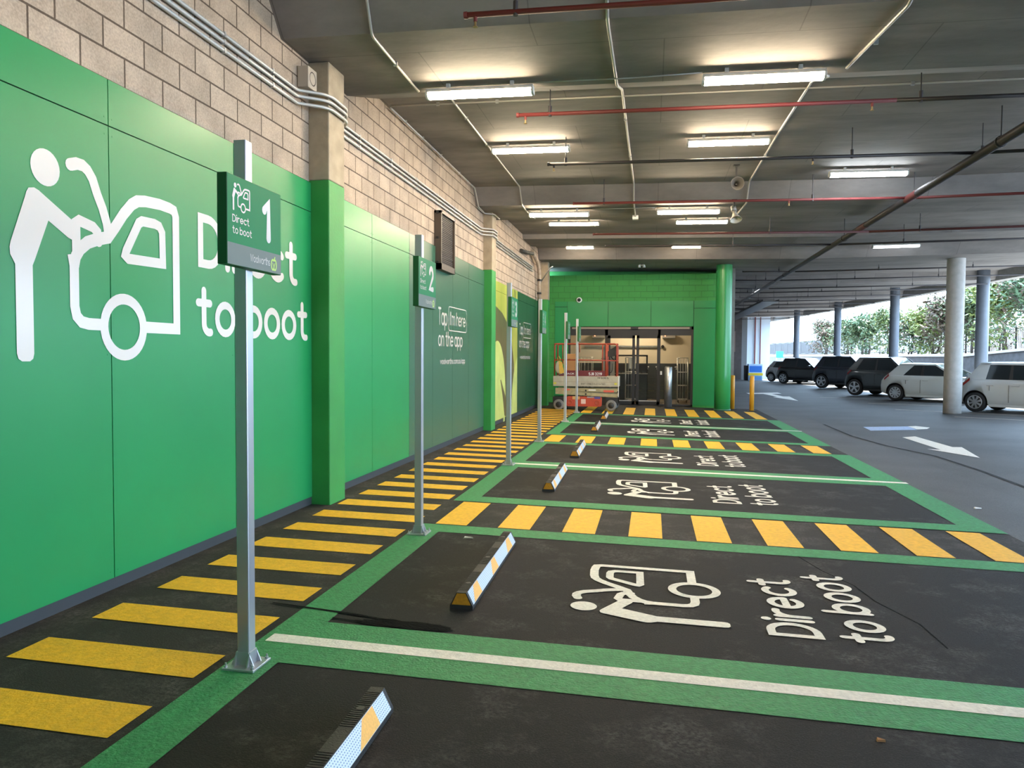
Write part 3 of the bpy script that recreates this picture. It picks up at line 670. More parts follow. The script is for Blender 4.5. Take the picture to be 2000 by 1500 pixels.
m = MB(); C = [(4.75,6.48),(4.85,6.1),(5.0,5.75),(5.05,5.4),(5.2,5.0),(5.22,4.6)]
for a, b in zip(C, C[1:]): fpatch(m, [(a[0]-.006,a[1]),(a[0]+.006,a[1]),(b[0]+.006,b[1]),(b[0]-.006,b[1])], .0048)
m.top('road_crack', PATCH, 'hairline crack in bay one right of the words', 'road crack')
for (x, y, w_, d_, lb, mm) in ((1.95,6.33,.085,.035,'flat white paper scrap by the far end of the nearest wheel stop', WHITEPL), (7.2,9.25,.07,.06,'crumpled white litter on the lane near the corner of bay two', WHITEPL), (4.52,3.39,.035,.02,'small brown dry leaf on black asphalt at the bottom', CARDB), (6.95,7.45,.06,.045,'white litter scrap by the last yellow bar at the right edge', WHITEPL)):
    m = MB(); z = fz(x, y)+.005; m.hexa([(x-w_/2,y-d_/2,z),(x+w_/2,y-d_/3,z),(x+w_/2.2,y+d_/2,z),(x-w_/2,y+d_/3,z),(x-w_/2.3,y-d_/2.5,z+.008),(x+w_/2.2,y-d_/3,z+.012),(x+w_/2.6,y+d_/2.4,z+.006),(x-w_/2.4,y+d_/4,z+.014)])
    m.top('litter', mm, lb, 'litter')

# ------------------------------------------------------------------ lettering on the wall
def wallmb(F, dx=.0025): return F.mb(lambda u, v: (dx, u, v))
t = thing('wall_graphic', 'large white pictogram and words Direct to boot on the near green wall', 'sign', (0, 5.4, 1.53))
def on_wall(F, parent, name, m_=VINYL):
    o = parent.location; return F.mb(lambda u, v: (.0025-o[0], u-o[1], v-o[2])).obj(name, m_, parent)
F = icon(); F.move(1, 1, 3.57, 1.53); on_wall(F, t, 'pictogram')
on_wall(text('Direct', .27, .12).fit(5.315, 2.265, 6.98, 2.70), t, 'lettering')
on_wall(text('to boot', .27, .12).fit(5.28, 1.72, 7.20, 2.125), t, 'lettering')
for y0, dz, sc, lb in ((12.0, 0, 1.0, 'white words Tap I\'m here on the app on the dark panels before the middle pillar'), (19.72, .07, 1.0, 'farther white words Tap I\'m here on the app beside the fruit print')):
    t = thing('wall_graphic', lb, 'sign', (0, y0+.95, 1.4+dz))
    on_wall(text('Tap', .2, .13).fit(y0, 2.005+dz, y0+.55, 2.395+dz), t, 'lettering')
    F = Flat(); r = .07; a0, b0, a1, b1 = y0+.64, 2.02+dz, y0+1.92, 2.44+dz
    F.stroke(arc(a1-r,b1-r,r,r,0,90,6)+arc(a0+r,b1-r,r,r,90,180,6)+arc(a0+r,b0+r,r,r,180,270,6)+arc(a1-r,b0+r,r,r,270,360,6), .018, True); on_wall(F, t, 'outline_box')
    on_wall(text("I'm here", .2, .13).fit(y0+.74, 2.115+dz, y0+1.83, 2.365+dz), t, 'lettering')
    on_wall(text('on the app', .2, .13).fit(y0, 1.66+dz, y0+1.62, 2.0+dz), t, 'lettering')
    on_wall(text('woolworths.com.au/app', .26, .16).fit(y0+.12, 1.40+dz, y0+1.82, 1.53+dz), t, 'lettering')

# ------------------------------------------------------------------ parking signs on posts
def sign_post(x, y, num, label):
    z = fz(x, y)+.007
    t = thing('parking_sign', label, 'sign', (x, y, z), 0, 'numbered signs on steel posts')
    top = 2.645-z; b = 2.0-z; c = 2.425-z
    MB().rbox(-.033, -.033, .01, .033, .033, top, .006, 'z', 2).obj('post', POSTM, t)
    bp = MB().box(-.088, -.088, 0, .088, .088, .012).obj('base_plate', POSTM, t, bevel=.002)
    for sx in (-1, 1):
        for sy in (-1, 1):
            m = MB(); m.cyl((sx*.073, sy*.073, .012), (sx*.073, sy*.073, .022), .010, 6); m.cyl((sx*.073, sy*.073, .022), (sx*.073, sy*.073, .036), .005, 8); m.obj('bolt', GALV, bp)
    for i in range(4):
        m = MB(); g = [(-.062,-.033,.012),(.062,-.033,.012),(.033,-.033,.080),(-.033,-.033,.080)]
        R = Matrix.Rotation(i*PI/2, 3, 'Z'); m.prism([R@Vector(p) for p in g], R@Vector((0,-.006,0))); m.obj('gusset', POSTM, t)
    m = MB(); m.box(.034, -.285, b, .085, .225, c); s = m.obj('sign_panel', SIGNDARK, t, bevel=.003)
    f = lambda dx: (lambda u, v: (dx, u, v))
    zb = b+.105
    MB().quad((.0857,-.282,zb),(.0857,.222,zb),(.0857,.222,c-.003),(.0857,-.282,c-.003)).obj('green_face', SIGNGREEN, s)
    MB().quad((.0857,-.282,b+.003),(.0857,.222,b+.003),(.0857,.222,zb),(.0857,-.282,zb)).obj('grey_face', SIGNGREY, s)
    F = icon().move(.105, .105, -.243, c-.167); F.mb(f(.0867)).obj('pictogram', VINYL, s)
    F = text('Direct', .24, .13).fit(-.243, c-.222, -.095, c-.185); F.join(text('to boot', .24, .13).fit(-.243, c-.275, -.072, c-.238)); F.mb(f(.0867)).obj('lettering', VINYL, s)
    n = text(num, .36, 0); n = n.fit(.03 if num == '1' else .0, zb+.045, .115 if num == '1' else .15, c-.045); n.mb(f(.0867)).obj('number', VINYL, s)
    F = text('Woolworths', .17, .16).fit(-.085, b+.034, .105, b+.074); F.mb(f(.0867)).obj('brand_lettering', VINYL, s)
    F = Flat(); ax, az, r = .145, b+.045, .026
    F.stroke(arc(ax-.010, az, .016, r, 60, 320, 14), .010); F.stroke(arc(ax+.010, az, .016, r, 120, -140, 14), .010)
    F.stroke([(ax-.011,az+.008),(ax-.004,az-.013),(ax,az+.004),(ax+.004,az-.013),(ax+.011,az+.008)], .006); F.stroke([(ax,az+r*.8),(ax+.010,az+r*1.5)], .008)
    F.mb(f(.0867)).obj('brand_mark', LIME, s)
for (x, y, n, lb) in ((1.492,3.452,'1','nearest sign, number 1, on its bolted steel post'), (1.48,6.37,'2','sign number 2 on a steel post before the dark wall panels'), (1.46,10.72,'3','sign number 3 on a steel post in front of the fruit print'),
    (1.455,13.8,'4','sign number 4 on a steel post, left of the scissor lift'), (1.43,18.22,'5','sign number 5, post in front of the left half of the scissor lift'), (1.41,21.25,'6','farthest sign, number 6, post before the middle of the scissor lift')):
    sign_post(x, y, n, lb)

# ------------------------------------------------------------------ wheel stops
def wheel_stop():
    t = thing('wheel_stop', 'x', 'wheel stop', (0,0,0), 0, 'wheel stops at the head of the bays'); Ln = 1.69
    prof = [(-.075,0),(.075,0),(.075,.022),(.032,.108),(-.032,.108),(-.075,.022)]
    m = MB(); m.prism([(a,0,b) for a, b in prof], (0,Ln,0))
    y = .05
    while y < Ln-.05:
        if not (.47 < y % .66 < .66): m.box(-.031, y, .107, .031, y+.008, .1105)
        y += .017
    m.obj('rubber_body', RUBBER, t)
    n = Vector((.086,0,.043)).normalized()
    def side(a, b, h): # a along y, b 0..1 up the right hand face
        return tuple(Vector((.075-.043*b, a, .022+.086*b)) + n*h)
    m = MB(); m.quad(side(.03,.04,.0015), side(Ln-.03,.04,.0015), side(Ln-.03,.97,.0015), side(.03,.97,.0015))
    st = m.obj('white_reflective_side', REFLW, t)
    for a in (.20, .80, 1.42):
        m = MB(); m.poly([side(a+.06,.05,.0022), side(a+.20,.05,.0022) if a > 1 else side(a+.19,.05,.0022), side(a+.26,.5,.0022), side(a+.20,.95,.0022), side(a+.10,.95,.0022)][:0] or [side(a-.13,.06,.0022), side(a+.10,.06,.0022), side(a+.10,.95,.0022), side(a-.02,.95,.0022)])
        m.obj('yellow_patch', REFLY, t)
    MB().quad((-.062,-.0015,.030),(.062,-.0015,.030),(.028,-.0015,.104),(-.028,-.0015,.104)).obj('orange_end_face', ENDY, t)
    for a in (.20, .85, 1.48): MB().cyl((0,a,.1075),(0,a,.1115),.018,14).obj('bolt_recess', BLACKP, t)
    return t
ws = wheel_stop()
for i, (y, lb) in enumerate(((1.46,'wheel stop cut by the bottom edge of the photo'), (4.54,'nearest full wheel stop, in bay one with the tar patch'), (8.77,'wheel stop in bay two, first beyond the near cross strip'), (11.84,'wheel stop in bay three, under sign four'), (16.1,'wheel stop in bay four, second from the far end'), (19.2,'farthest small wheel stop, before the scissor lift'))):
    x = (2.35,2.35,2.325,2.32,2.31,2.31)[i]; y2 = y
    if i == 0: o = ws; o.location = (x,y,fz(x,y)+.004); o.rotation_euler.z = .018; o['label'] = lb
    else: o = dup(ws, (x,y,fz(x,y)+.004), .018, lb)

# ------------------------------------------------------------------ bollards
def bollard(x, y, r, h, m, lb, name='bollard'):
    t = thing(name, lb, 'bollard', (x, y, fz(x, y)+.006))
    MB().lathe((0,0,0), (0,0,1), [(0,0),(0,r),(h-r*.3,r),(h-r*.08,r*.8),(h,0)], 22).obj('tube', m, t)
    MB().box(-r*1.7,-r*1.7,0,r*1.7,r*1.7,.010).obj('base_plate', DARKM, t)
bollard(4.06, 25.02, .125, 1.36, GALV, 'stainless steel bollard in front of the glass doors')
bollard(6.68, 24.74, .07, 1.13, YELB, 'yellow bollard standing apart, right of the green column')
bollard(6.14, 25.3, .07, 1.12, YELB, 'yellow bollard half hidden by the green column')

# ------------------------------------------------------------------ ceiling lamps
LAMPN = mat('near_lamp_diffuser', (.9,.88,.8), .4, emit=(1.0,.80,.55), estr=LAMP*.45)  # near lamps, dimmed to keep the camera-facing pillar sides dark
def lamp(x0, x1, y, lb, em=None, drop=.06, gap=None):
    xc = (x0+x1)/2; z = ceil_z(xc, y)
    t = thing('batten_light', lb, 'ceiling light', (xc, y, z-drop-.10), 0, 'fluorescent battens')
    t.rotation_euler = (0, -math.atan((ceil_z(x1,y)-ceil_z(x0,y))/(x1-x0)), 0)
    h = (x1-x0)/2
    m = MB(); m.prism([(-h,-.066,.060),(-h,.066,.060),(-h,.050,.10),(-h,-.050,.10)], (2*h,0,0)); m.box(-h*.6-.02,-.02,.10,-h*.6+.02,.02,.10+drop+.02); m.box(h*.6-.02,-.02,.10,h*.6+.02,.02,.10+drop+.02)
    m.obj('housing', LAMPH, t)
    m = MB(); pts = [(.060,.062),(.064,.045),(.058,.022),(.036,.004),(0,0),(-.036,.004),(-.058,.022),(-.064,.045),(-.060,.062)]
    m.prism([(-h+.02,a,b) for a, b in pts], (2*h-.04,0,0)); m.obj('diffuser', em or LAMPE, t)
    for s_ in (-1, 1):
        m = MB(); m.prism([(s_*(h-.02),a*1.05,b*1.02-.001) for a, b in pts], (s_*.025,0,0)); m.obj('end_cap', LAMPH, t)
lamp(1.02, 2.22, 8.08, 'nearest lit batten light on the left, by the first pillar')
lamp(4.00, 5.20, 8.02, 'nearest lit batten light on the right, above the words of bay one')
lamp(1.01, 2.23, 11.55, 'lit batten light on the left, second from the camera')
lamp(4.00, 5.17, 11.47, 'lit batten light on the right, second from the camera')
lamp(1.00, 2.22, 3.4, 'batten light above the near end of the wall, just out of the photo', LAMPN)
lamp(4.00, 5.20, 3.4, 'batten light above bay one, just out of the photo', LAMPN)
lamp(6.47, 7.72, 13.65, 'cool white batten light over the lane, near the big sprinkler main', LAMPC)
lamp(1.00, 2.23, 15.2, 'left batten light at the middle pillar, nearer of the close pair')
lamp(3.58, 4.79, 15.1, 'right batten light beside the cream horn speaker, nearer of the close pair')
lamp(1.01, 2.23, 18.1, 'left batten light at the middle pillar, farther of the close pair')
lamp(4.03, 5.22, 18.05, 'right batten light beside the cream horn speaker, farther of the close pair')
lamp(.98, 1.80, 22.05, 'thin distant batten light on the left before the green end wall')
lamp(4.03, 4.86, 22.0, 'thin distant batten light on the right before the green end wall')
lamp(9.6, 10.83, 22.6, 'distant batten light over the lane, left of the pale column', mat('weak_cool_lamp_diffuser', (.9,.9,.9), .4, emit=(.88,.95,1.0), estr=LAMP*.12))
lamp(7.0, 8.35, 34.4, 'distant cool batten light just right of the green column', LAMPC)
lamp(10.0, 11.2, 35.2, 'unlit looking batten light deep over the car lane', LAMPD)

# ------------------------------------------------------------------ sprinkler pipes
def branch(y, z, lb, mats, x0=1.9, x1=15.0, split=None, rods=(), r=.024, heads=()):
    t = thing('sprinkler_pipe', lb, 'pipe', (x0, y, z), 0, 'sprinkler branch pipes')
    zz = lambda x: cs(x)-cs(x0)
    xs = sorted(set([x0, 8.0, x1] + ([split] if split else [])))
    cuts = [x for x in xs if x0 <= x <= x1]
    for k, (a, b) in enumerate(zip(cuts, cuts[1:])):
        mm = mats[0] if (split is None or b <= split) else mats[1]
        m = MB(); m.tube([(a-x0,0,zz(a)), (b-x0,0,zz(b))], r, 10); m.obj('pipe', mm, t)
    m = MB(); m.cyl((0,0,.0),(-.03,0,0),r*1.25,10); m.obj('end_cap', mats[0], t)
    for x in rods:
        m = MB(); top = ceil_z(x, y)-z; m.cyl((x-x0,0,zz(x)),(x-x0,0,top+.01),.007,6); m.cyl((x-x0,0,zz(x)-r*1.3),(x-x0,0,zz(x)+.09),r*.9,8); m.obj('hanger', mats[1], t)
    for x in heads:
        h = MB().cyl((x-x0,0,zz(x)),(x-x0,0,zz(x)-.06),.016,8).obj('sprinkler_head', mats[0], t)
        m = MB(); m.cyl((x-x0,0,zz(x)-.06),(x-x0,0,zz(x)-.10),.010,8); m.cyl((x-x0,0,zz(x)-.10),(x-x0,0,zz(x)-.105),.022,10); m.obj('nozzle', BRASS, h)
RD = (REDPIPE, DARKPIPE); DD = (DARKPIPE, DARKPIPE)
branch(6.3, 4.50, 'red sprinkler pipe nearest the camera along the top edge', RD, 1.93, 15.5, rods=(2.35, 5.8), heads=(2.0,))
branch(8.98, 4.50, 'red sprinkler pipe just beyond the first row of batten lights', RD, 1.9, 15.5, split=6.15, rods=(2.28, 6.4, 9.5), heads=(1.98, 5.9, 9.0))
branch(11.33, 4.50, 'dark sprinkler pipe just below the second row of batten lights', DD, 1.95, 15.5, rods=(2.2, 6.27, 7.95), heads=(2.02, 5.75))
branch(14.1, 4.46, 'red sprinkler pipe crossing in front of the horn speaker', RD, 2.05, 15.5, rods=(2.6, 6.3, 7.97), heads=(5.9,))
branch(16.95, 4.34, 'dark red sprinkler pipe behind the close pairs of batten lights', (mat('dull_red_pipe', (.09,.02,.02),.5), DARKPIPE), 2.2, 15.2, rods=(6.0, 9.0))
branch(19.6, 4.46, 'sprinkler pipe just before the third beam', DD, 2.3, 15.0, rods=(5.5, 9.5))
for i, y in enumerate((25.2, 28.0, 30.6, 33.2, 36.0, 38.6, 41.2, 44.0, 48.0, 52.0, 56.5)):
    branch(y, 4.36 if i != 2 else 4.30, 'thin dark sprinkler pipe over the car lane, %s beyond the green column' % ordinal(i+1), DD, 6.4, edge_x(y)-.6, rods=(7.5, 10.5, 13.2), r=.022)
t = thing('sprinkler_main', 'thick sprinkler main pipe running away along the lane ceiling', 'pipe', (7.88, 20, 4.36))
m = MB(); m.tube([(0,-28,0),(0,38,0)], .062, 14); m.obj('pipe', DARKPIPE, t)
for y in (13.9, 16.95): MB().cyl((0,y-20-.28,0),(0,y-20+.28,0),.067,14).obj('red_sleeve', mat('dull_red_pipe', (.09,.02,.02),.5), t, 'red painted section')
for y in (3.5, 10.6, 18.5, 26.4, 34.4, 42.4):
    m = MB(); m.cyl((0,y-20,.05),(0,y-20,ceil_z(7.88,y)-4.36+.01),.008,6); m.lathe((0,y-20-.02,0),(0,1,0),[(0,.067),(0,.075),(.04,.075),(.04,.067)],14); m.obj('hanger', DARKM, t)
t = thing('cable_tray', 'dark cable tray hanging along the far lane ceiling', 'cable tray', (8.95, 50, 4.20))
m = MB(); m.box(-.35,-13.5,0,.35,9,.02); m.box(-.37,-13.5,0,-.35,9,.10); m.box(.35,-13.5,0,.37,9,.10)
m.obj('tray', DARKM, t)
for y in (-12, -6, 0, 6):
    for x in (-.36, .36): MB().cyl((x,y,.05),(x,y,ceil_z(8.95,50+y)-4.20+.01),.008,6).obj('hanger', DARKM, t)

# ------------------------------------------------------------------ conduits
def cz(x, y, d=.022): return ceil_z(x, y)-d
def conduit(pts, lb, r=.014, clips=(), name='conduit', m_=None, fillet=.05):
    P = [Vector(p) for p in pts]; o = Vector((sum(p.x for p in P)/len(P), sum(p.y for p in P)/len(P), min(p.z for p in P)))
    t = thing(name, lb, 'conduit', o)
    MB().tube([p-o for p in P], r, 8, fillet).obj('tube', m_ or CONDUIT, t)
    for c in clips:
        c = Vector(c)-o; MB().box(c.x-.02, c.y-.012, c.z-.02, c.x+.02, c.y+.012, c.z+.024).obj('clip', GALV, t)
    return t
x = .90
conduit([(1.02,3.0,cz(1.02,3.0)), (.95,6.42,cz(.95,6.3)), (.90,6.72,cz(.9,6.74)), (.88,8.2,cz(.88,8.2))], 'grey conduit from the top edge down the beam to the nearest left light', clips=((.89,7.4,cz(.89,7.4)),))
conduit([(1.3,8.2,cz(1.3,8.2)), (1.0,8.32,cz(1.0,8.31)), (.93,9.35,cz(.93,9.37)), (.93,14.46,cz(.93,14.4)), (.93,14.74,cz(.93,14.75)), (.93,15.3,cz(.93,15.3)), (.98,16.1,cz(.98,16.1))], 'grey conduit between the left batten lights and the middle pillar', clips=((.93,11.5,cz(.93,11.5)),(.93,10.2,cz(.93,10.2))))
conduit([(3.10,4.0,cz(3.1,4)), (3.10,6.40,cz(3.1,6.3)), (3.10,6.74,cz(3.1,6.76)), (3.11,8.3,cz(3.11,8.29)), (3.12,9.35,cz(3.12,9.37)), (3.14,14.44,cz(3.14,14.4)), (3.14,14.76,cz(3.14,14.77)), (3.14,16.0,cz(3.14,16.0))], 'pale conduit running away down the middle of the ceiling', r=.016, clips=((3.12,10.5,cz(3.12,10.5)),(3.13,12.4,cz(3.13,12.4))))
conduit([(5.75,4.0,cz(5.75,4)), (5.62,6.42,cz(5.6,6.3)), (5.58,6.74,cz(5.58,6.76)), (5.42,8.1,cz(5.42,8.1))], 'pale conduit from the top edge to the nearest right light', r=.016, clips=((5.53,7.5,cz(5.53,7.5)),))
conduit([(5.0,8.2,cz(5.0,8.2)), (5.3,8.32,cz(5.3,8.31)), (5.33,9.35,cz(5.3,9.37)), (5.28,11.4,cz(5.28,11.4)), (5.25,14.44,cz(5.25,14.4)), (5.25,14.76,cz(5.25,14.77)), (5.2,15.9,cz(5.2,15.9))], 'pale conduit between the right batten lights', r=.016, clips=((5.3,10.2,cz(5.3,10.2)),(5.27,12.6,cz(5.27,12.6))))
conduit([(.05,9.58,cz(.05,9.58)), (3.6,9.58,cz(3.6,9.58)), (8,9.58,cz(8,9.58)), (14.5,9.58,cz(14.5,9.58))], 'thin conduit crossing the ceiling just beyond the first lights', r=.013, clips=((.7,9.58,cz(.7,9.58)),(1.5,9.58,cz(1.5,9.58)),(6.5,9.58,cz(6.5,9.58))))
conduit([(2.2,8.1,cz(2.2,8.1)), (2.9,8.1,cz(2.9,8.1)), (3.1,8.05,cz(3.1,8.05)-.02), (3.3,8.1,cz(3.3,8.1)), (4.0,8.05,cz(4,8.05))], 'thin grey cable linking the two nearest lights', r=.007)
conduit([(2.3,15.15,cz(2.3,15.15)), (2.95,15.15,cz(2.95,15.15)), (3.14,15.05,cz(3.1,15.05)-.02), (3.35,15.1,cz(3.35,15.1)), (3.55,15.1,cz(3.55,15.1))], 'thin grey cable linking the pair of lights by the middle pillar', r=.007)
m = MB(); m.box(3.08,16.0,cz(3.1,16)-.06,3.20,16.12,ceil_z(3.1,16)); m.top('junction_box', WHITEPL, 'small white junction box ending the middle conduit', 'junction box')
conduit([(.04,9.6,cz(0,9.6)-.02), (.04,14.4,cz(0,14.4)-.02), (.04,14.72,cz(0,14.75)-.03), (.04,15.3,cz(0,15.3)-.03), (.22,15.42,cz(0,15.4)-.03), (.22,15.95,cz(.2,15.9)-.03)], 'conduit along the joint of block wall and ceiling before the middle pillar', r=.013, clips=[(.04,y,cz(0,y)-.02) for y in (10.2,11.0,12.0,13.2)])
# three conduits clipped to the block wall, bulging round each pillar
for k, (z, lb) in enumerate(((4.225,'top'), (4.165,'middle'), (4.095,'bottom'))):
    P = [(.0,2.5,z), (.0,6.95,z)]
    for py, px in ((7.3,.20), (15.45,.17)):
        P += [(.0,py-.30,z), (px+.03,py-.05,z+.02), (px+.03,py+.45,z+.02), (.0,py+.65,z)]
    P += [(.0,21.9,z)]
    t = conduit(P, lb + ' of the three conduits along the block wall', r=.017, fillet=.12)
    for y in (3.4, 4.6, 5.7, 6.5, 8.6, 9.7, 10.8, 11.9, 13.0, 14.2, 17.2, 18.6, 20.0):
        o = t.location; MB().box(-.024-o.x, y-.010-o.y, z-.021-o.z, .019-o.x, y+.010-o.y, z+.021-o.z).obj('clip', GALV, t)
t = thing('socket_box', 'square beige plastic box with round hole, on the block wall by the nearest pillar', 'box', (-.02, 7.14, 4.27))
m = MB(); m.box(0,-.10,0,.12,.10,.21); m.obj('shell', mat('beige_plastic', (.42,.36,.29), .5), t, bevel=.008)
MB().lathe((.121,.0,.105),(1,0,0),[(0,.07),(0,.06),(-.02,.055),(-.02,0)],16).obj('hole', BROWN, t, 'dark round opening')
# louvred duct on the wall
t = thing('wall_louvre', 'tall dark brown mesh louvre hung on the block wall above the dark panels', 'louvre', (0, 12.27, 3.0))
m = MB(); m.box(-.02,-.44,0,.10,-.40,.96); m.box(-.02,.40,0,.10,.44,.96); m.box(-.02,-.44,.92,.10,.44,.96); m.box(-.02,-.44,0,.10,.44,.10); m.obj('frame', mat('brown_frame', (.075,.055,.042), .5), t)
m = MB(); m.box(0,-.40,.1,.06,.40,.92)
for k in range(26): m.box(.06,-.40,.11+k*.031,.072,.40,.122+k*.031)
m.obj('mesh_panel', BROWN, t)
m = MB()
for z in (.12,.52,.93): m.box(.02,.44,z-.02,.06,.50,z+.01); m.box(.02,-.48,z-.02,.06,-.44,z+.01)
m.obj('bracket', DARKM, t)
# downpipe and strut by the farthest pillar
t = thing('downpipe', 'tall downpipe by the farthest pillar, bare above and painted green below', 'pipe', (.10, 22.6, fz(.1,22.6)))
MB().tube([(0,0,3.36),(0,0,4.15),(0,-.35,4.42),(-.02,-1.3,4.62)], .055, 12, .15).obj('bare_pipe', mat('stained_pipe', (.38,.31,.24), .55, noise=.25, nscale=8), t)
MB().cyl((0,0,0),(0,0,3.36),.055,12).obj('painted_pipe', mat('deep_green_panel', (.012, .075, .032), .36), t)
for z in (3.5, 3.9): MB().lathe((0,0,z),(0,0,1),[(0,.055),(0,.068),(.06,.068),(.06,.055)],14).obj('collar', DARKM, t)
m = MB(); m.tube([(.12,22.7,3.85),(.42,22.75,4.30),(.50,22.75,4.33)], .02, 8); m.top('strut', GALV, 'short shiny diagonal strut beside the downpipe', 'strut')
m = MB(); m.tube([(.02,19.8,4.42),(.05,20.6,4.47),(.12,21.15,4.51)], .05, 10, .1); m.top('drain_pipe', mat('dusty_black_pipe', (.045,.042,.038), .6), 'dusty dark drain pipe under the ceiling near the downpipe', 'pipe')
# horn speakers, camera, spots
def horn(x, y, z, d, m_, lb):
    t = thing('horn_speaker', lb, 'speaker', (x, y, z)); d = Vector(d).normalized()
    MB().lathe((0,0,0), d, [(.0,.02),(.05,.035),(.13,.06),(.2,.105),(.215,.115),(.205,.10),(.12,.05)], 20).obj('horn', m_, t)
    MB().lathe(-d*.10, d, [(0,0),(0,.05),(.11,.05),(.11,.03)], 16).obj('driver', GREYPL, t)
    m = MB(); m.box(-.015,-.015,.0,.015,.015,ceil_z(x,y)-z+.01); m.box(-.05,-.05,ceil_z(x,y)-z-.01,.05,.05,ceil_z(x,y)-z+.01); m.obj('bracket', DARKM, t)
horn(4.90, 13.3, 4.52, (.0,-1,-.08), mat('dusty_grey_plastic', (.12,.11,.10), .6), 'round grey horn speaker facing the camera under the slab')
horn(5.02, 14.75, 4.36, (.15,-.5,-1), mat('cream_plastic', (.55,.5,.42), .5), 'cream horn speaker hanging downwards beside the right light')
t = thing('dome_camera', 'round white dome camera on the green end wall above the doors', 'camera', (1.04, 25.578, 3.42))
MB().lathe((0,0,.09),(0,-1,0),[(0,0),(0,.095),(.04,.095),(.055,.08),(.055,.06)],22).obj('ring', WHITEPL, t)
MB().lathe((0,0,.09),(0,-1,0),[(.05,.062),(.075,.05),(.09,.03),(.095,0)],18).obj('lens', BLACKP, t)
t = thing('twin_spotlight', 'small twin emergency spotlight hanging from the ceiling before the end wall', 'light', (3.16, 24.3, 4.42))
MB().box(-.03,-.02,.10,.03,.02,ceil_z(3.16,24.3)-4.42+.005).obj('arm', DARKM, t)
for s_ in (-.075, .075):
    m = MB(); m.cyl((s_,0,.10),(s_,0,.02),.03,12,.045); m.box(s_-.01,-.01,.09,0,.01,.11) if s_ < 0 else m.box(0,-.01,.09,s_+.01,.01,.11); m.obj('spot_head', WHITEPL, t)

# ------------------------------------------------------------------ scissor lift
LX, LY = 1.56, 22.3; lz = fz(LX, LY)+.006
t = thing('scissor_lift', 'orange and cream scissor lift parked before the glass doors', 'scissor lift', (LX, LY+.4, lz))
y0, y1 = -.40, .40
def LB(x0, ya, z0, x1, yb, z1): return MB().box(x0, ya, z0, x1, yb, z1)
m = MB(); m.box(-.95, y0+.10, .16, .98, y1-.10, .36); m.box(-.98,y0+.02,.20,-.55,y1-.02,.40); m.box(.62,y0+.02,.20,.98,y1-.02,.40)
m.obj('chassis', DARKM, t)
m = MB(); m.rbox(-.56, y0, .12, .50, y0+.10, .42, .05, 'y'); tr = m.obj('red_battery_tray', REDP, t)
MB().rbox(-.12, y0-.002, .20, .02, y0, .34, .008, 'y').obj('blank_sticker', mat('pink_white_sticker', (.7,.5,.42), .5), tr)
MB().box(.28, y0-.002, .35, .46, y0, .42).obj('blue_sticker', mat('blue_sticker', (.06,.06,.25), .5), tr)
MB().box(.06, y0-.002, .38, .26, y0, .42).obj('grey_sticker', GREYPL, tr)
MB().box(-.38, y0-.002, .33, -.16, y0, .42).obj('warning_sticker', mat('pale_orange_sticker', (.6,.35,.12), .5), tr)
for x in (-.46, .36): MB().lathe((x,y0,.24),(0,-1,0),[(0,.075),(.006,.075),(.006,.06),(.001,.05),(.001,0)],18).obj('latch', mat('dark_orange', (.35,.05,.02), .5), tr)
for x, y, zz, w_ in ((-.80, y0+.06, 0, .0), (-.84, y1-.06, 0, 0), (.78, y0+.02, 0, .0), (.82, y1-.02, 0, 0)):
    r = .163
    wh = MB().lathe((x, y-.06, r), (0,1,0), [(0,.09),(0,.14),(.02,r),(.10,r),(.12,.14),(.12,0)], 26).obj('wheel', TYREG, t)
    MB().lathe((x, y-.062, r), (0,1,0), [(.0,0),(0,.085),(.01,.092)], 20).obj('hub', BLACKP, wh)
for k, (za, zb, dz) in enumerate(((.44,.54,-.045), (.55,.65,.035))):
    for yy in (y0+.02, y1-.08):
        m = MB(); m.hexa([(-.90,yy,za-dz*.3+.03),(.95,yy,za+dz*.6-.01),(.95,yy+.06,za+dz*.6-.01),(-.90,yy+.06,za-dz*.3+.03),(-.90,yy,zb-dz*.3+.03),(.95,yy,zb+dz*.6-.01),(.95,yy+.06,zb+dz*.6-.01),(-.90,yy+.06,zb-dz*.3+.03)]); m.obj('scissor_arm', CREAM, t)
m = MB(); m.cyl((.02,y0,.60),(.02,y0+.05,.60),.028,12); m.cyl((.02,y0,.49),(.02,y0+.05,.49),.028,12); m.obj('pivot_pin', DARKM, t)
MB().box(.55,y0+.008,.555,.86,y0+.012,.615).obj('red_warning_label', mat('red_label', (.62,.10,.06), .5), t)
MB().box(-.66,y0+.008,.60,-.46,y0+.012,.64).obj('red_warning_label', mat('red_label', (.62,.10,.06), .5), t)
MB().box(.10,y0+.008,.60,.32,y0+.012,.63).obj('white_label', WHITEPL, t)
m = MB(); m.box(-.97, y0-.02, .72, 1.0, y1+.02, 1.03); dk = m.obj('platform', CREAM2, t, bevel=.01)
MB().box(-.97,y0-.024,.855,1.0,y0-.02,.862).obj('side_seam', mat('seam_brown', (.25,.2,.13), .6), dk)
MB().box(.985,y0-.03,.42,1.005,y0-.01,1.04).obj('white_end_edge', WHITEPL, t)
INK = mat('black_ink', (.015,.014,.013), .6)
fy = lambda u, v: (u, y0-.0215, v)
text('1930ES', .26, .12).fit(.36, .955, .70, 1.01).mb(fy).obj('lettering', INK, dk)
text('EXIT WHILE ELEVATED', .24, .14).fit(-.12, .775, .60, .825).mb(fy).obj('lettering', INK, dk)
for x in (-.92, .90): MB().box(x-.03, y0-.0225, .78, x+.05, y0-.0215, .84).obj('yellow_sticker', mat('lime_sticker', (.55,.50,.05), .5), dk)
m = MB(); m.box(-.80, y0+.01, 1.03, .62, y0+.03, 1.20); tb = m.obj('toe_board', MAROON, t, 'maroon toe board with white lettering')
fy2 = lambda u, v: (u, y0+.008, v)
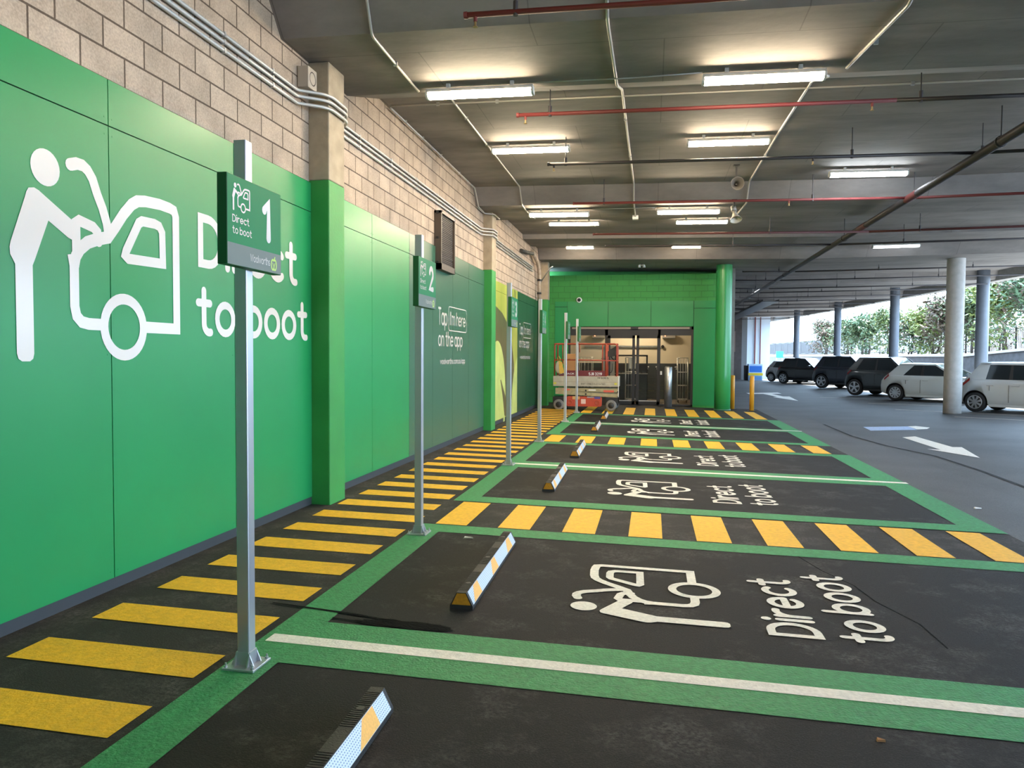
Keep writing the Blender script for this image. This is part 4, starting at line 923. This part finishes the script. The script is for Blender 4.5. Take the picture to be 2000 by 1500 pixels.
text('SKYJACK', .24, .14).fit(-.80, 1.075, -.33, 1.13).mb(fy2).obj('lettering', WHITEPL, tb)
text('SJIII 3219', .24, .14).fit(.10, 1.06, .50, 1.145).mb(fy2).obj('lettering', WHITEPL, tb)
zt = 2.0
for yy, nm in ((y0+.02, 'near'), (y1-.02, 'far')):
    m = MB(); m.tube([(-.93,yy,1.03),(-.93,yy,zt),(.93,yy,zt),(.93,yy,1.03)], .021, 10, .08); m.tube([(-.93,yy,1.52),(.93,yy,1.50)], .017, 8)
    m.tube([(.62,yy,1.03),(.62,yy,zt)], .026, 10); m.tube([(-.78,yy,1.40),(-.78,yy,zt)], .015, 8) if nm == 'far' else None
    if nm == 'far': m.tube([(.46,yy,1.03),(.46,yy,zt)], .02, 8); m.tube([(-.25,yy,1.75),(-.25,yy,zt)], .014, 8)
    m.obj('guard_rail', ORANGE, t)
m = MB()
for x in (-.93, .93):
    for z in (zt, 1.5): m.tube([(x,y0+.02,z),(x,y1-.02,z)], .019, 8)
m.obj('end_rail', ORANGE, t)
m = MB(); m.prism([(.66,y0+.10,1.62),(.66,y0+.10,1.78),(.90,y0+.10,1.94),(.90,y0+.10,1.66),(.80,y0+.10,1.62)], (0,.10,0)); m.tube([(.75,y0+.15,1.62),(.86,y0+.15,1.50),(.90,y0+.15,1.62)], .022, 8); m.obj('control_box', BLACKP, t)
m = MB(); m.tube([(.68,y0+.12,1.45),(.70,y0+.12,1.20),(.75,y0+.12,1.12),(.80,y0+.12,1.22),(.80,y0+.12,1.42)], .010, 8, .05); m.obj('cable_loop', BLACKP, t)
bg_ = thing('bag', 'yellow and grey bag hanging on the left end of the lift rail', 'bag', (LX-.80, LY+.36, lz+1.03))
m = MB(); m.ball((0,-.37,.26), .11, 14, 10, (1,.5,1.75)); m.obj('bag_body', mat('grey_white_cloth', (.5,.47,.4), .8), bg_)
m = MB(); m.prism([(.03,-.44,.06),(.17,-.44,.10),(.10,-.44,.42),(.0,-.44,.46)], (0,.06,0)); m.obj('yellow_flap', BAGY, bg_)
MB().tube([(-.02,-.37,.44),(-.05,-.37,.55),(.0,-.37,.60),(.04,-.37,.52),(.03,-.37,.44)], .010, 6).obj('strap', BAGY, bg_)
m = MB(); m.box(LX-.70, LY+.28, lz+1.36, LX-.30, LY+.52, lz+1.50); m.box(LX-.66, LY+.28, lz+1.54, LX-.28, LY+.52, lz+1.70); m.box(LX-.68, LY+.30, lz+1.03, LX-.32, LY+.5, lz+1.36)
m.top('toolbox', CARDB, 'orange brown tool tray inside the lift platform, right of the bag', 'box')

# ------------------------------------------------------------------ things in the room behind the glass
gz = fz(2.5, E)
for (x, y, w_, lb) in ((2.80,27.2,.42,'tall steel roll cage behind the middle glass door'), (4.62,27.6,.36,'tall steel roll cage behind the right side pane'), (1.15,27.0,.5,'dull steel roll cage behind the left side pane')):
    t = thing('roll_cage', lb, 'trolley', (x, y, gz)); h = 1.62
    m = MB()
    for sx in (-w_/2, w_/2):
        for sy in (-.3, .3): m.tube([(sx,sy,.08),(sx,sy,h)], .013, 8)
    for k in range(3): m.tube([(-w_/4+k*w_/4,-.3,.08),(-w_/4+k*w_/4,-.3,h)], .008, 6)
    for z in (.12,.62,1.1,h): m.tube([(-w_/2,-.3,z),(w_/2,-.3,z)], .011, 6); m.tube([(-w_/2,.3,z),(w_/2,.3,z)], .011, 6)
    m.obj('steel_frame', GALV, t); MB().box(-w_/2,-.3,.09,w_/2,.3,.11).obj('base_tray', GREYPL, t)
    for sx in (-w_/2+.03, w_/2-.03):
        for sy in (-.27,.27): MB().cyl((sx-.012,sy,.045),(sx+.012,sy,.045),.045,12).obj('castor', BLACKP, t)
t = thing('workstation', 'black framed workstation with dark screens behind the door', 'workstation', (2.75, 28.3, gz))
m = MB(); m.box(-.62,-.03,0,-.56,.03,1.72); m.box(.56,-.03,0,.62,.03,1.72); m.box(-.62,-.03,1.66,.62,.03,1.72); m.obj('frame', BLACKP, t)
MB().box(-.60,-.3,.0,.60,.3,1.0).obj('cabinet', IDARK, t); MB().box(-.62,-.32,1.0,.62,.32,1.03).obj('worktop', GREYPL, t)
for x in (-.36, .40): 
    s_ = MB().box(x-.18,-.05,1.10,x+.18,-.01,1.36).obj('screen', BLACKP, t); MB().box(x-.03,-.03,1.03,x+.03,0,1.12).obj('stand', BLACKP, s_)
MB().box(-.07,-.06,1.20,.17,-.05,1.62).obj('notice_sheet', WHITEPL, t, 'white paper notice')
t = thing('wall_rail', 'shiny steel rail with a round end along the cream inside wall', 'rail', (2.4, 29.42, gz+2.05))
MB().box(-1.5,0,-.035,1.42,.06,.035).obj('bar', GALV, t); MB().cyl((1.52,-.02,0),(1.52,.06,0),.06,16).obj('end_boss', BLACKP, t)
for (x, lb) in ((1.45,'left'), (4.15,'right')):
    t = thing('heater_unit', 'wall unit with small red lamp high behind the %s side pane' % lb, 'wall unit', (x, 29.35, gz+2.36))
    MB().rbox(-.24,-.12,0,.24,.15,.17,.03,'x').obj('shell', GREYPL, t); MB().ball((-.14,-.13,.10),.022,10,6).obj('red_lamp', mat('red_pilot_lamp', (.8,.2,.1), .4, emit=(1,.25,.12), estr=6), t)
t = thing('dispenser', 'beige machine with folded shelf behind the scissor lift', 'dispenser', (2.02, 26.6, gz))
MB().box(-.20,-.15,.9,.20,.15,1.98).obj('cabinet', mat('beige_enamel', (.42,.38,.31), .5), t); MB().box(-.26,-.25,1.55,.24,-.15,1.60).obj('shelf', GREYPL, t); MB().box(-.14,-.153,1.80,.12,-.15,1.92).obj('display', BLACKP, t); MB().box(-.06,-.05,0,.06,.05,.9).obj('pedestal', GREYPL, t)
m = MB(); m.box(3.15, 26.3, gz, 4.4, 27.6, gz+.012); m.top('floor_mat', mat('grey_brown_mat', (.14,.12,.10), .8, noise=.2, nscale=20), 'brownish mat on the floor just inside the doors', 'mat')
for i, x in enumerate((3.35, 3.72, 4.10, 4.45)):
    m = MB(); m.box(x-.06, 29.42, 1.24+gz, x+.06, 29.44, 1.28+gz); m.box(x-.02, 29.42, 1.17+gz, x+.03, 29.44, 1.20+gz)
    m.top('label_holder', WHITEPL, 'small white label holder on the dark inside wall, %s from the left' % ordinal(i+1), 'label holder', 'label holders inside')
# the room's own light
t = thing('batten_light', 'batten light inside the room behind the glass doors', 'ceiling light', (2.9, 28.3, 3.16))
m = MB(); m.rbox(-.6,-.04,.06,.6,.04,.13,.01,'x'); m.obj('housing', LAMPH, t)
m = MB(); m.rbox(-.58,-.06,0,.58,.06,.07,.02,'x'); m.obj('diffuser', mat('room_lamp_diffuser', (.9,.88,.8), .4, emit=(1.0,.80,.55), estr=120), t)

# ------------------------------------------------------------------ parked cars
def car(name, label, wheel_xy, paint, wb, ro, fo, W, H, belt, R, xrb, xrr, xfr, xfb, tilt=-45, clear=.20, spokes=5, qw=.35, qr=None, rearz=.78, dark=False, hood=None):
    a = math.radians(tilt); hw = W/2; left = Vector((-math.sin(a), math.cos(a), 0))
    p = Vector((wheel_xy[0], wheel_xy[1], 0)) + left*(hw-.10)
    p.z = fz(p.x, p.y)+.004
    t = thing(name, label, 'car', p, a, 'parked cars')
    x0, x1 = -ro, wb+fo; hz = hood or belt-.06
    def ztop(x):
        if x < x0+.30: k = (x-x0)/.30; return rearz + (belt-rearz)*math.sin(k*PI/2)
        if x < xfb: return belt - .05*(x-x0-.3)/(xfb-x0-.3)
        k = (x-xfb)/(x1-xfb); return (belt-.05)*(1-k) + (hz-.16)*k + .07*math.sin(k*PI) - (.10*max(0, k-.85)/.15)
    def zbot(x): return clear + .10*max(0, (x0+.35-x)/.35) + .06*max(0, (x-(x1-.35))/.35)
    def hwx(x):
        k = 1.0
        if x < x0+.5: k = .86+.14*math.sin((x-x0)/.5*PI/2)
        if x > x1-.9: k = .74+.26*math.sin((x1-x)/.9*PI/2)
        return hw*k
    xs = [x0 + (x1-x0)*i/44 for i in range(45)]
    m = MB(); m.smooth = True; rings = []
    for x in xs:
        h, b, tp = hwx(x), zbot(x), ztop(x)
        half = [(h*.88,b), (h*.975,b+.07), (h*.995,b+.20), (h,.58), (h*.985,tp-.16), (h*.955,tp-.04), (h*.90,tp), (h*.45,tp+.018)]
        rings.append([(x,-y,z) for y, z in half] + [(x,y,z) for y, z in half[::-1]])
    n = 16; vs = [q for r in rings for q in r]
    m.add(vs, [(i*n+k, i*n+(k+1)%n, (i+1)*n+(k+1)%n, (i+1)*n+k) for i in range(44) for k in range(n)], True)
    m.add(rings[0], [tuple(range(n))], False); m.add(rings[-1], [tuple(range(n))], False)
    bm = bmesh.new(); bm.from_mesh(m.mesh('tmp', paint)); bmesh.ops.remove_doubles(bm, verts=bm.verts, dist=1e-4); bmesh.ops.recalc_face_normals(bm, faces=bm.faces)
    me = bpy.data.meshes.new('body'); bm.to_mesh(me); bm.free(); me.materials.append(paint); me.materials.append(BLACKP)
    body = bpy.data.objects.new('body', me); COL.objects.link(body)
    c = MB(); c.m = 1
    for x in (0, wb):
        for s_ in (-1, 1): c.cyl((x,s_*(hw-.30),R),(x,s_*(hw+.1),R),R+.055,30)
    cut = bpy.data.objects.new('cut', c.mesh('cut', [paint, BLACKP])); COL.objects.link(cut)
    bo = body.modifiers.new('b', 'BOOLEAN'); bo.operation = 'DIFFERENCE'; bo.object = cut; bo.solver = 'EXACT'
    bpy.context.view_layer.update()
    ev = body.evaluated_get(bpy.context.evaluated_depsgraph_get()); nm = bpy.data.meshes.new_from_object(ev)
    body.modifiers.clear(); body.data = nm; bpy.data.objects.remove(cut); body.parent = t
    # greenhouse
    hb, hr = hw*.905, hw*.70; zb_, zr = belt-.05, H-.05
    m = MB(); m.hexa([(xrb,-hb,zb_),(xfb,-hb,zb_-.03),(xfb,hb,zb_-.03),(xrb,hb,zb_),(xrr,-hr,zr),(xfr,-hr,zr),(xfr,hr,zr),(xrr,hr,zr)])
    m.obj('glass', CARG, t)
    R0 = [(xrr-.04,-hr-.02,zr-.03),(xfr+.03,-hr-.02,zr-.03),(xfr+.03,hr+.02,zr-.03),(xrr-.04,hr+.02,zr-.03)]
    m = MB(); mid = [(xrr-.06,-hr+.02,zr+.012),(xfr-.05,-hr+.02,zr+.015),(xfr-.05,hr-.02,zr+.015),(xrr-.06,hr-.02,zr+.012)]
    q = (xfr-xrr); cr = [(xrr+q*.12,-hr*.6,H-.005),(xfr-q*.22,-hr*.6,H),(xfr-q*.22,hr*.6,H),(xrr+q*.12,hr*.6,H-.005)]
    m.add(R0+mid+cr, [(i,(i+1)%4,4+(i+1)%4,4+i) for i in range(4)] + [(4+i,4+(i+1)%4,8+(i+1)%4,8+i) for i in range(4)] + [(8,9,10,11)], False)
    m.obj('roof', paint, t, bevel=.012)
    def sp(x, k, s_, off=.012):
        y = hb+(hr-hb)*k + off; z = zb_+(zr-zb_)*k + off*.3
        return (x, s_*y, z)
    def xr(k): return xrb+(xrr-xrb)*k
    def xf(k): return xfb+(xfr-xfb)*k
    B_ = (xrb+qw+xfb)/2*.5 + (xrr+xfr)/2*.5
    for s_ in (-1, 1):
        m = MB()
        for P in ([(xr(0)-.02,-.02),(xr(0)+qw*1.15,-.02),(xr(1)+(qr or qw*.62),1.0),(xr(1)-.03,1.0)], [(xf(0)-.14,-.02),(xf(0)+.03,-.02),(xf(1)+.02,1.0),(xf(1)-.07,1.0)], [(xr(0),-.10),(xf(0),-.10),(xf(0),.07),(xr(0),.07)], [(xr(.9),.90),(xf(.9),.90),(xf(1),1.02),(xr(1),1.02)]):
            m.prism([sp(x,k,s_) for x, k in P], (0,-s_*.02,0))
        m.obj('window_pillars', paint, t)
        MB().prism([sp(x,k,s_,.008) for x, k in ((B_-.05,.06),(B_+.05,.06),(B_+.01,.92),(B_-.05,.92))], (0,-s_*.02,0)).obj('door_pillar', BLACKP, t)
        for x, zz in ((B_-.01, clear+.12), (.40, .66), (xfb-.10, clear+.3)):
            MB().box(x-.004, s_*(hw+.0005)-.003, zz, x+.004, s_*(hw+.0005)+.003, belt-.17).obj('door_seam', mat('door_gap', (.03,.03,.03), .7), t)
        m = MB()
        for x in (.42, B_+.16): m.rbox(x-.10, s_*(hw*.985)-.018, belt-.20, x+.10, s_*(hw*.985)+.022, belt-.165, .012, 'x')
        m.obj('door_handle', paint, t)
        MB().box(R+.10, s_*(hw*.985)-.02, clear-.02, wb-R-.10, s_*(hw*.985)+.012, clear+.06).obj('sill', paint if not dark else BLACKP, t)
        m = MB(); ch = hwx(x0+.12)
        m.prism([(x0-.005,s_*ch*.66,belt-.22),(x0+.16,s_*(hwx(x0+.16)+.006),belt-.22),(x0+.36,s_*(hwx(x0+.36)*.975+.006),belt-.05),(x0+.17,s_*ch*.70,belt-.005)], (0,0,.075)); m.obj('tail_light', TAILR, t)
        m = MB(); m.prism([(x1-.10,s_*hw*.62,hz-.30),(x1-.50,s_*(hwx(x1-.5)*.99+.006),hz-.22),(x1-.55,s_*(hwx(x1-.55)*.98+.006),hz-.10),(x1-.16,s_*hw*.60,hz-.17)], (0,0,.05)); m.obj('headlight', HEADL, t)
        mr = MB().rbox(xfb-.34, s_*(hw+.10)-.09, belt-.02, xfb-.20, s_*(hw+.10)+.09, belt+.12, .03, 'y').obj('mirror', paint, t)
    for x in (0, wb):
        for s_ in (-1, 1):
            y = s_*(hw-.13)
            ty = MB().lathe((x,y-s_*.09,R), (0,s_,0), [(0,.05),(0,R*.9),(.02,R),(.17,R),(.195,R*.94),(.205,R*.70),(.19,R*.66)], 30).obj('wheel', TYRE, t)
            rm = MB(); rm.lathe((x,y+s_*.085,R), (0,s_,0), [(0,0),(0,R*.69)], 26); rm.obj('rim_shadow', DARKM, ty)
            m = MB(); m.lathe((x,y+s_*.09,R), (0,s_,0), [(0,R*.70),(.024,R*.70),(.026,R*.62),(0,R*.60)], 30); m.cyl((x,y+s_*.085,R),(x,y+s_*.115,R),R*.17,14)
            for k in range(spokes):
                an = 2*PI*k/spokes+.3; u = Vector((math.cos(an),0,math.sin(an))); v = Vector((-math.sin(an),0,math.cos(an))); c0 = Vector((x,y+s_*.092,R)); wd = R*(.11 if spokes > 6 else .13)
                m.prism([c0+u*R*.1-v*wd*.6, c0+u*R*.64-v*wd, c0+u*R*.64+v*wd, c0+u*R*.1+v*wd*.6], (0,s_*.02,0))
            m.obj('rim', RIM, ty)
    MB().box(x0-.01,-.27,.52,x0+.02,.27,.64).obj('number_plate', WHITEPL, t)
    return t
car('hatchback', 'white hatchback cut by the right edge of the photo, nearest parked car', (13.18,24.66), PWHITE, 2.51, .52, .82, 1.70, 1.52, 1.00, .30, -.30, .08, 1.35, 2.12, spokes=8, qw=.48, qr=.24)
car('hatchback', 'white hatchback partly hidden by the pale concrete column', (12.73,30.64), PWHITE2, 2.64, .62, .93, 1.79, 1.45, .99, .315, -.38, .08, 1.36, 2.25, spokes=10, qw=.52, qr=.55)
car('suv', 'dark green grey four wheel drive behind the second white hatchback', (12.29,34.73), PDKGRN, 2.74, .52, .90, 1.88, 1.70, 1.12, .36, -.38, .10, 1.45, 2.18, clear=.25, dark=True, qw=.32)
car('suv', 'large dark navy four wheel drive in the middle of the parked row', (12.54,42.39), PNAVY, 2.90, .62, .92, 1.92, 1.76, 1.16, .38, -.45, -.05, 1.5, 2.3, clear=.26, dark=True, qw=.35)
car('suv', 'black four wheel drive second from the far end of the row', (11.84,50.08), PBLACK, 2.76, .55, .93, 1.88, 1.66, 1.08, .36, -.40, 0, 1.4, 2.2, clear=.24, dark=True, spokes=6, qw=.4)
car('hatchback', 'silver hatchback, farthest car of the parked row', (11.72,54.2), PSILV, 2.57, .50, .78, 1.73, 1.47, 1.0, .31, -.32, .1, 1.25, 2.12, spokes=8, qw=.34)

# ------------------------------------------------------------------ beyond the open edge
def tl(y): return 20.5-.0963*(y-38)
def zt(y): return 1.68+.05*max(0, 41-y)
Y = [10,18,26,34,41,48,55,62,70,78,88,96]
for a, b in zip(Y, Y[1:]):
    m = MB(); m.hexa([(tl(a)-1.3,a,-.4),(tl(a)+7,a,-.4),(tl(b)+7,b,-.4),(tl(b)-1.3,b,-.4),(tl(a)-1.3,a,zt(a)),(tl(a)+7,a,zt(a)+.3),(tl(b)+7,b,zt(b)+.3),(tl(b)-1.3,b,zt(b))]); struct('retaining_wall', m, RETW)
m = MB()
for a, b in zip(Y, Y[1:]):
    m.hexa([(tl(a)-1.34,a,zt(a)),(tl(a)+6.9,a,zt(a)+.30),(tl(b)+6.9,b,zt(b)+.30),(tl(b)-1.34,b,zt(b)),(tl(a)-1.34,a,zt(a)+.12),(tl(a)+6.9,a,zt(a)+.36),(tl(b)+6.9,b,zt(b)+.36),(tl(b)-1.34,b,zt(b)+.12)])
struct('ground', m, EXTG)
k = 0
t = thing('fence', 'dark upright bar fence on the retaining wall behind the trees', 'fence', (tl(55)+1.2, 55, zt(55)+.14))
o = t.location; y = 22.0; PH = 1.3
while y < 90:
    m = MB(); yb = y+2.4
    for z in (.10, PH-.10): 
        m.tube([(tl(y)+1.2-o.x,y-o.y,zt(y)+.2+z-o.z),(tl(yb)+1.2-o.x,yb-o.y,zt(yb)+.2+z-o.z)], .02, 6)
    for i in range(17):
        yy = y+.14*i+.07; m.box(tl(yy)+1.2-o.x-.014, yy-o.y-.02, zt(yy)+.2-o.z, tl(yy)+1.2-o.x+.02, yy-o.y+.02, zt(yy)+.2+PH-o.z)
    m.obj('bar_panel', DARKM, t)
    MB().box(tl(y)+1.2-o.x-.03,y-o.y-.03,zt(y)+.05-o.z,tl(y)+1.2-o.x+.03,y-o.y+.03,zt(y)+.2+PH+.05-o.z).obj('post', DARKM, t)
    y = yb
def tree(x, y, h, rad, leaf, label, seed, name='tree'):
    rn = random.Random(seed); z = zt(y)+.12
    t = thing(name, label, 'tree', (x, y, z), 0, 'leafy trees beyond the open edge')
    m = MB(); tips = []
    def grow(p, d, ln, r, lev):
        q = p + d*ln*.5 + Vector((rn.uniform(-.1,.1),rn.uniform(-.1,.1),0))*ln; e = p + d*ln + Vector((rn.uniform(-.12,.12),rn.uniform(-.12,.12),rn.uniform(0,.1)))*ln
        m.tube([p,q,e], [r,r*.85,r*.7], 6)
        if lev >= 1: tips.append(e)
        if lev >= 2: tips.append(q)
        if lev == 3: return
        for _ in range(3 if lev < 2 else 2):
            nd = (d + Vector((rn.uniform(-1,1),rn.uniform(-1,1),rn.uniform(-.15,.7)))*.95).normalized()
            grow(e, nd, ln*rn.uniform(.62,.85), r*.66, lev+1)
    for _ in range(3):
        grow(Vector((rn.uniform(-.25,.25),rn.uniform(-.25,.25),-.1)), Vector((rn.uniform(-.4,.4),rn.uniform(-.4,.4),1)).normalized(), h*.22, .06, 0)
    mx = max(p.z for p in tips); sx = max(max(abs(p.x), abs(p.y)) for p in tips)
    kz = (h-.35)/mx; kx = rad*.85/sx
    m.v = [(p[0]*kx, p[1]*kx, p[2]*kz if p[2] > 0 else p[2]) for p in m.v]; tips = [Vector((p.x*kx,p.y*kx,p.z*kz)) for p in tips]
    m.obj('trunk', BARK, t)
    f = MB()
    tips += [Vector((rn.uniform(-1,1)*rad*.8, rn.uniform(-1,1)*rad*.8, h*rn.uniform(.10,.75))) for _ in range(34)]
    for p in tips:
        for _ in range(22):
            c = p + Vector((rn.gauss(0,.28),rn.gauss(0,.28),rn.gauss(0,.22)))
            a = Vector((rn.uniform(-1,1),rn.uniform(-1,1),rn.uniform(-.8,.5))).normalized(); b = a.cross(Vector((rn.uniform(-1,1),rn.uniform(-1,1),rn.uniform(-1,1)))).normalized()
            L_ = rn.uniform(.10,.20); w_ = L_*.30
            f.poly([c-a*L_, c-a*L_*.1+b*w_, c+a*L_, c-a*L_*.1-b*w_]); f.mi[-1] = 0 if rn.random() < .7 else 1
    f.obj('foliage', [leaf, LEAFS[rn.randrange(4)]], t)
for i, (y, dx, h, r, lf, lb) in enumerate(((66,0,3.1,1.6,1,'leftmost bronze tinged tree at the edge of the white sky'), (61.5,.2,3.0,1.6,0,'olive leafed tree second from the left'), (57,-.1,3.1,1.7,2,'green tree just left of the second edge column'),
    (53.5,.3,3.4,1.5,0,'olive tree directly behind the third edge column from the right'), (50,0,2.9,1.4,2,'low green tree between the edge columns'), (47.3,.2,2.9,1.4,3,'yellow green low tree right of an edge column'), (44.8,-.2,3.6,1.5,1,'bronze tree left of the pale concrete column'),
    (43.0,.3,4.0,1.5,0,'olive tree right behind the pale concrete column'), (40.3,.2,4.4,1.6,3,'yellow green tree right of the nearest edge column'), (38.0,0,4.6,1.8,2,'tall green tree at the right edge of the photo'))):
    tree(tl(y)+dx, y, h, r, LEAFS[lf], lb, 11+i)

# ------------------------------------------------------------------ the far end
m = MB(); m.box(6.2, 60, -.4, 10.35, 60.3, 5.2); struct('wall_far', m, mat('dark_brown_render', (.075,.06,.055), .8, noise=.2, nscale=2))
m = MB(); m.box(10.35, 60.0, -.4, 10.75, 60.5, 5.2); struct('trim_9', m, mat('grey_pier', (.16,.165,.17), .7))
m = MB(); m.box(10.75, 61.0, -.4, 12.6, 61.3, 5.2); struct('wall_far', m, mat('pale_blue_white_wall', (.62,.70,.80), .6))
m = MB(); m.cyl((11.45,60.9,-.2),(11.45,60.9,4.8),.05,10); m.cyl((11.85,60.9,-.2),(11.85,60.9,4.8),.04,10); m.top('riser_pipe', REDPIPE, 'dark red riser pipes on the far pale blue wall', 'pipe')
m = MB(); m.box(9.5,59.85,.9,9.72,60,1.7); m.top('hose_reel', REDP, 'small red fire box on the far dark wall', 'fire box')
m = MB(); m.box(9.35,59.9,2.0,9.85,60,3.6); m.top('wall_board', mat('dull_pink_board', (.22,.15,.13), .7), 'tall dull pink board on the far dark wall', 'board')
t = thing('barrier', 'blue and white barrier box with a yellow stripe at the far end of the lane', 'barrier', (11.05, 57.6, fz(11,57.6)))
MB().box(-.50,-.4,0,.50,.4,1.22).obj('shell', mat('pale_blue_plastic', (.45,.62,.85), .5), t, bevel=.02)
MB().box(-.44,-.405,.62,.44,-.4,1.08).obj('blue_face', BLUE, t); MB().box(-.52,-.41,.38,.52,-.4,.56).obj('yellow_stripe', mat('yellow_tape', (.85,.65,.05), .5), t); MB().box(-.44,-.405,.05,.44,-.4,.34).obj('lower_blue_face', mat('mid_blue', (.14,.32,.62), .5), t)
MB().box(-.72,-.1,0,-.50,.6,1.1).obj('dark_side', DARKM, t)
t = thing('signboard', 'bright green board on posts far outside, above the silver hatchback', 'sign', (15.1, 72, -.2))
MB().box(-.32,-.03,1.75,.32,.03,2.35).obj('board', SIGNG2, t)
for x in (-.25,.25): MB().box(x-.03,.03,0,x+.03,.08,2.3).obj('post', GALV, t)
m = MB(); m.cyl((13.25,66,-.2),(13.25,66,2.2),.05,10); m.top('pole', DARKM, 'short dark pole beside the farthest edge column', 'pole')
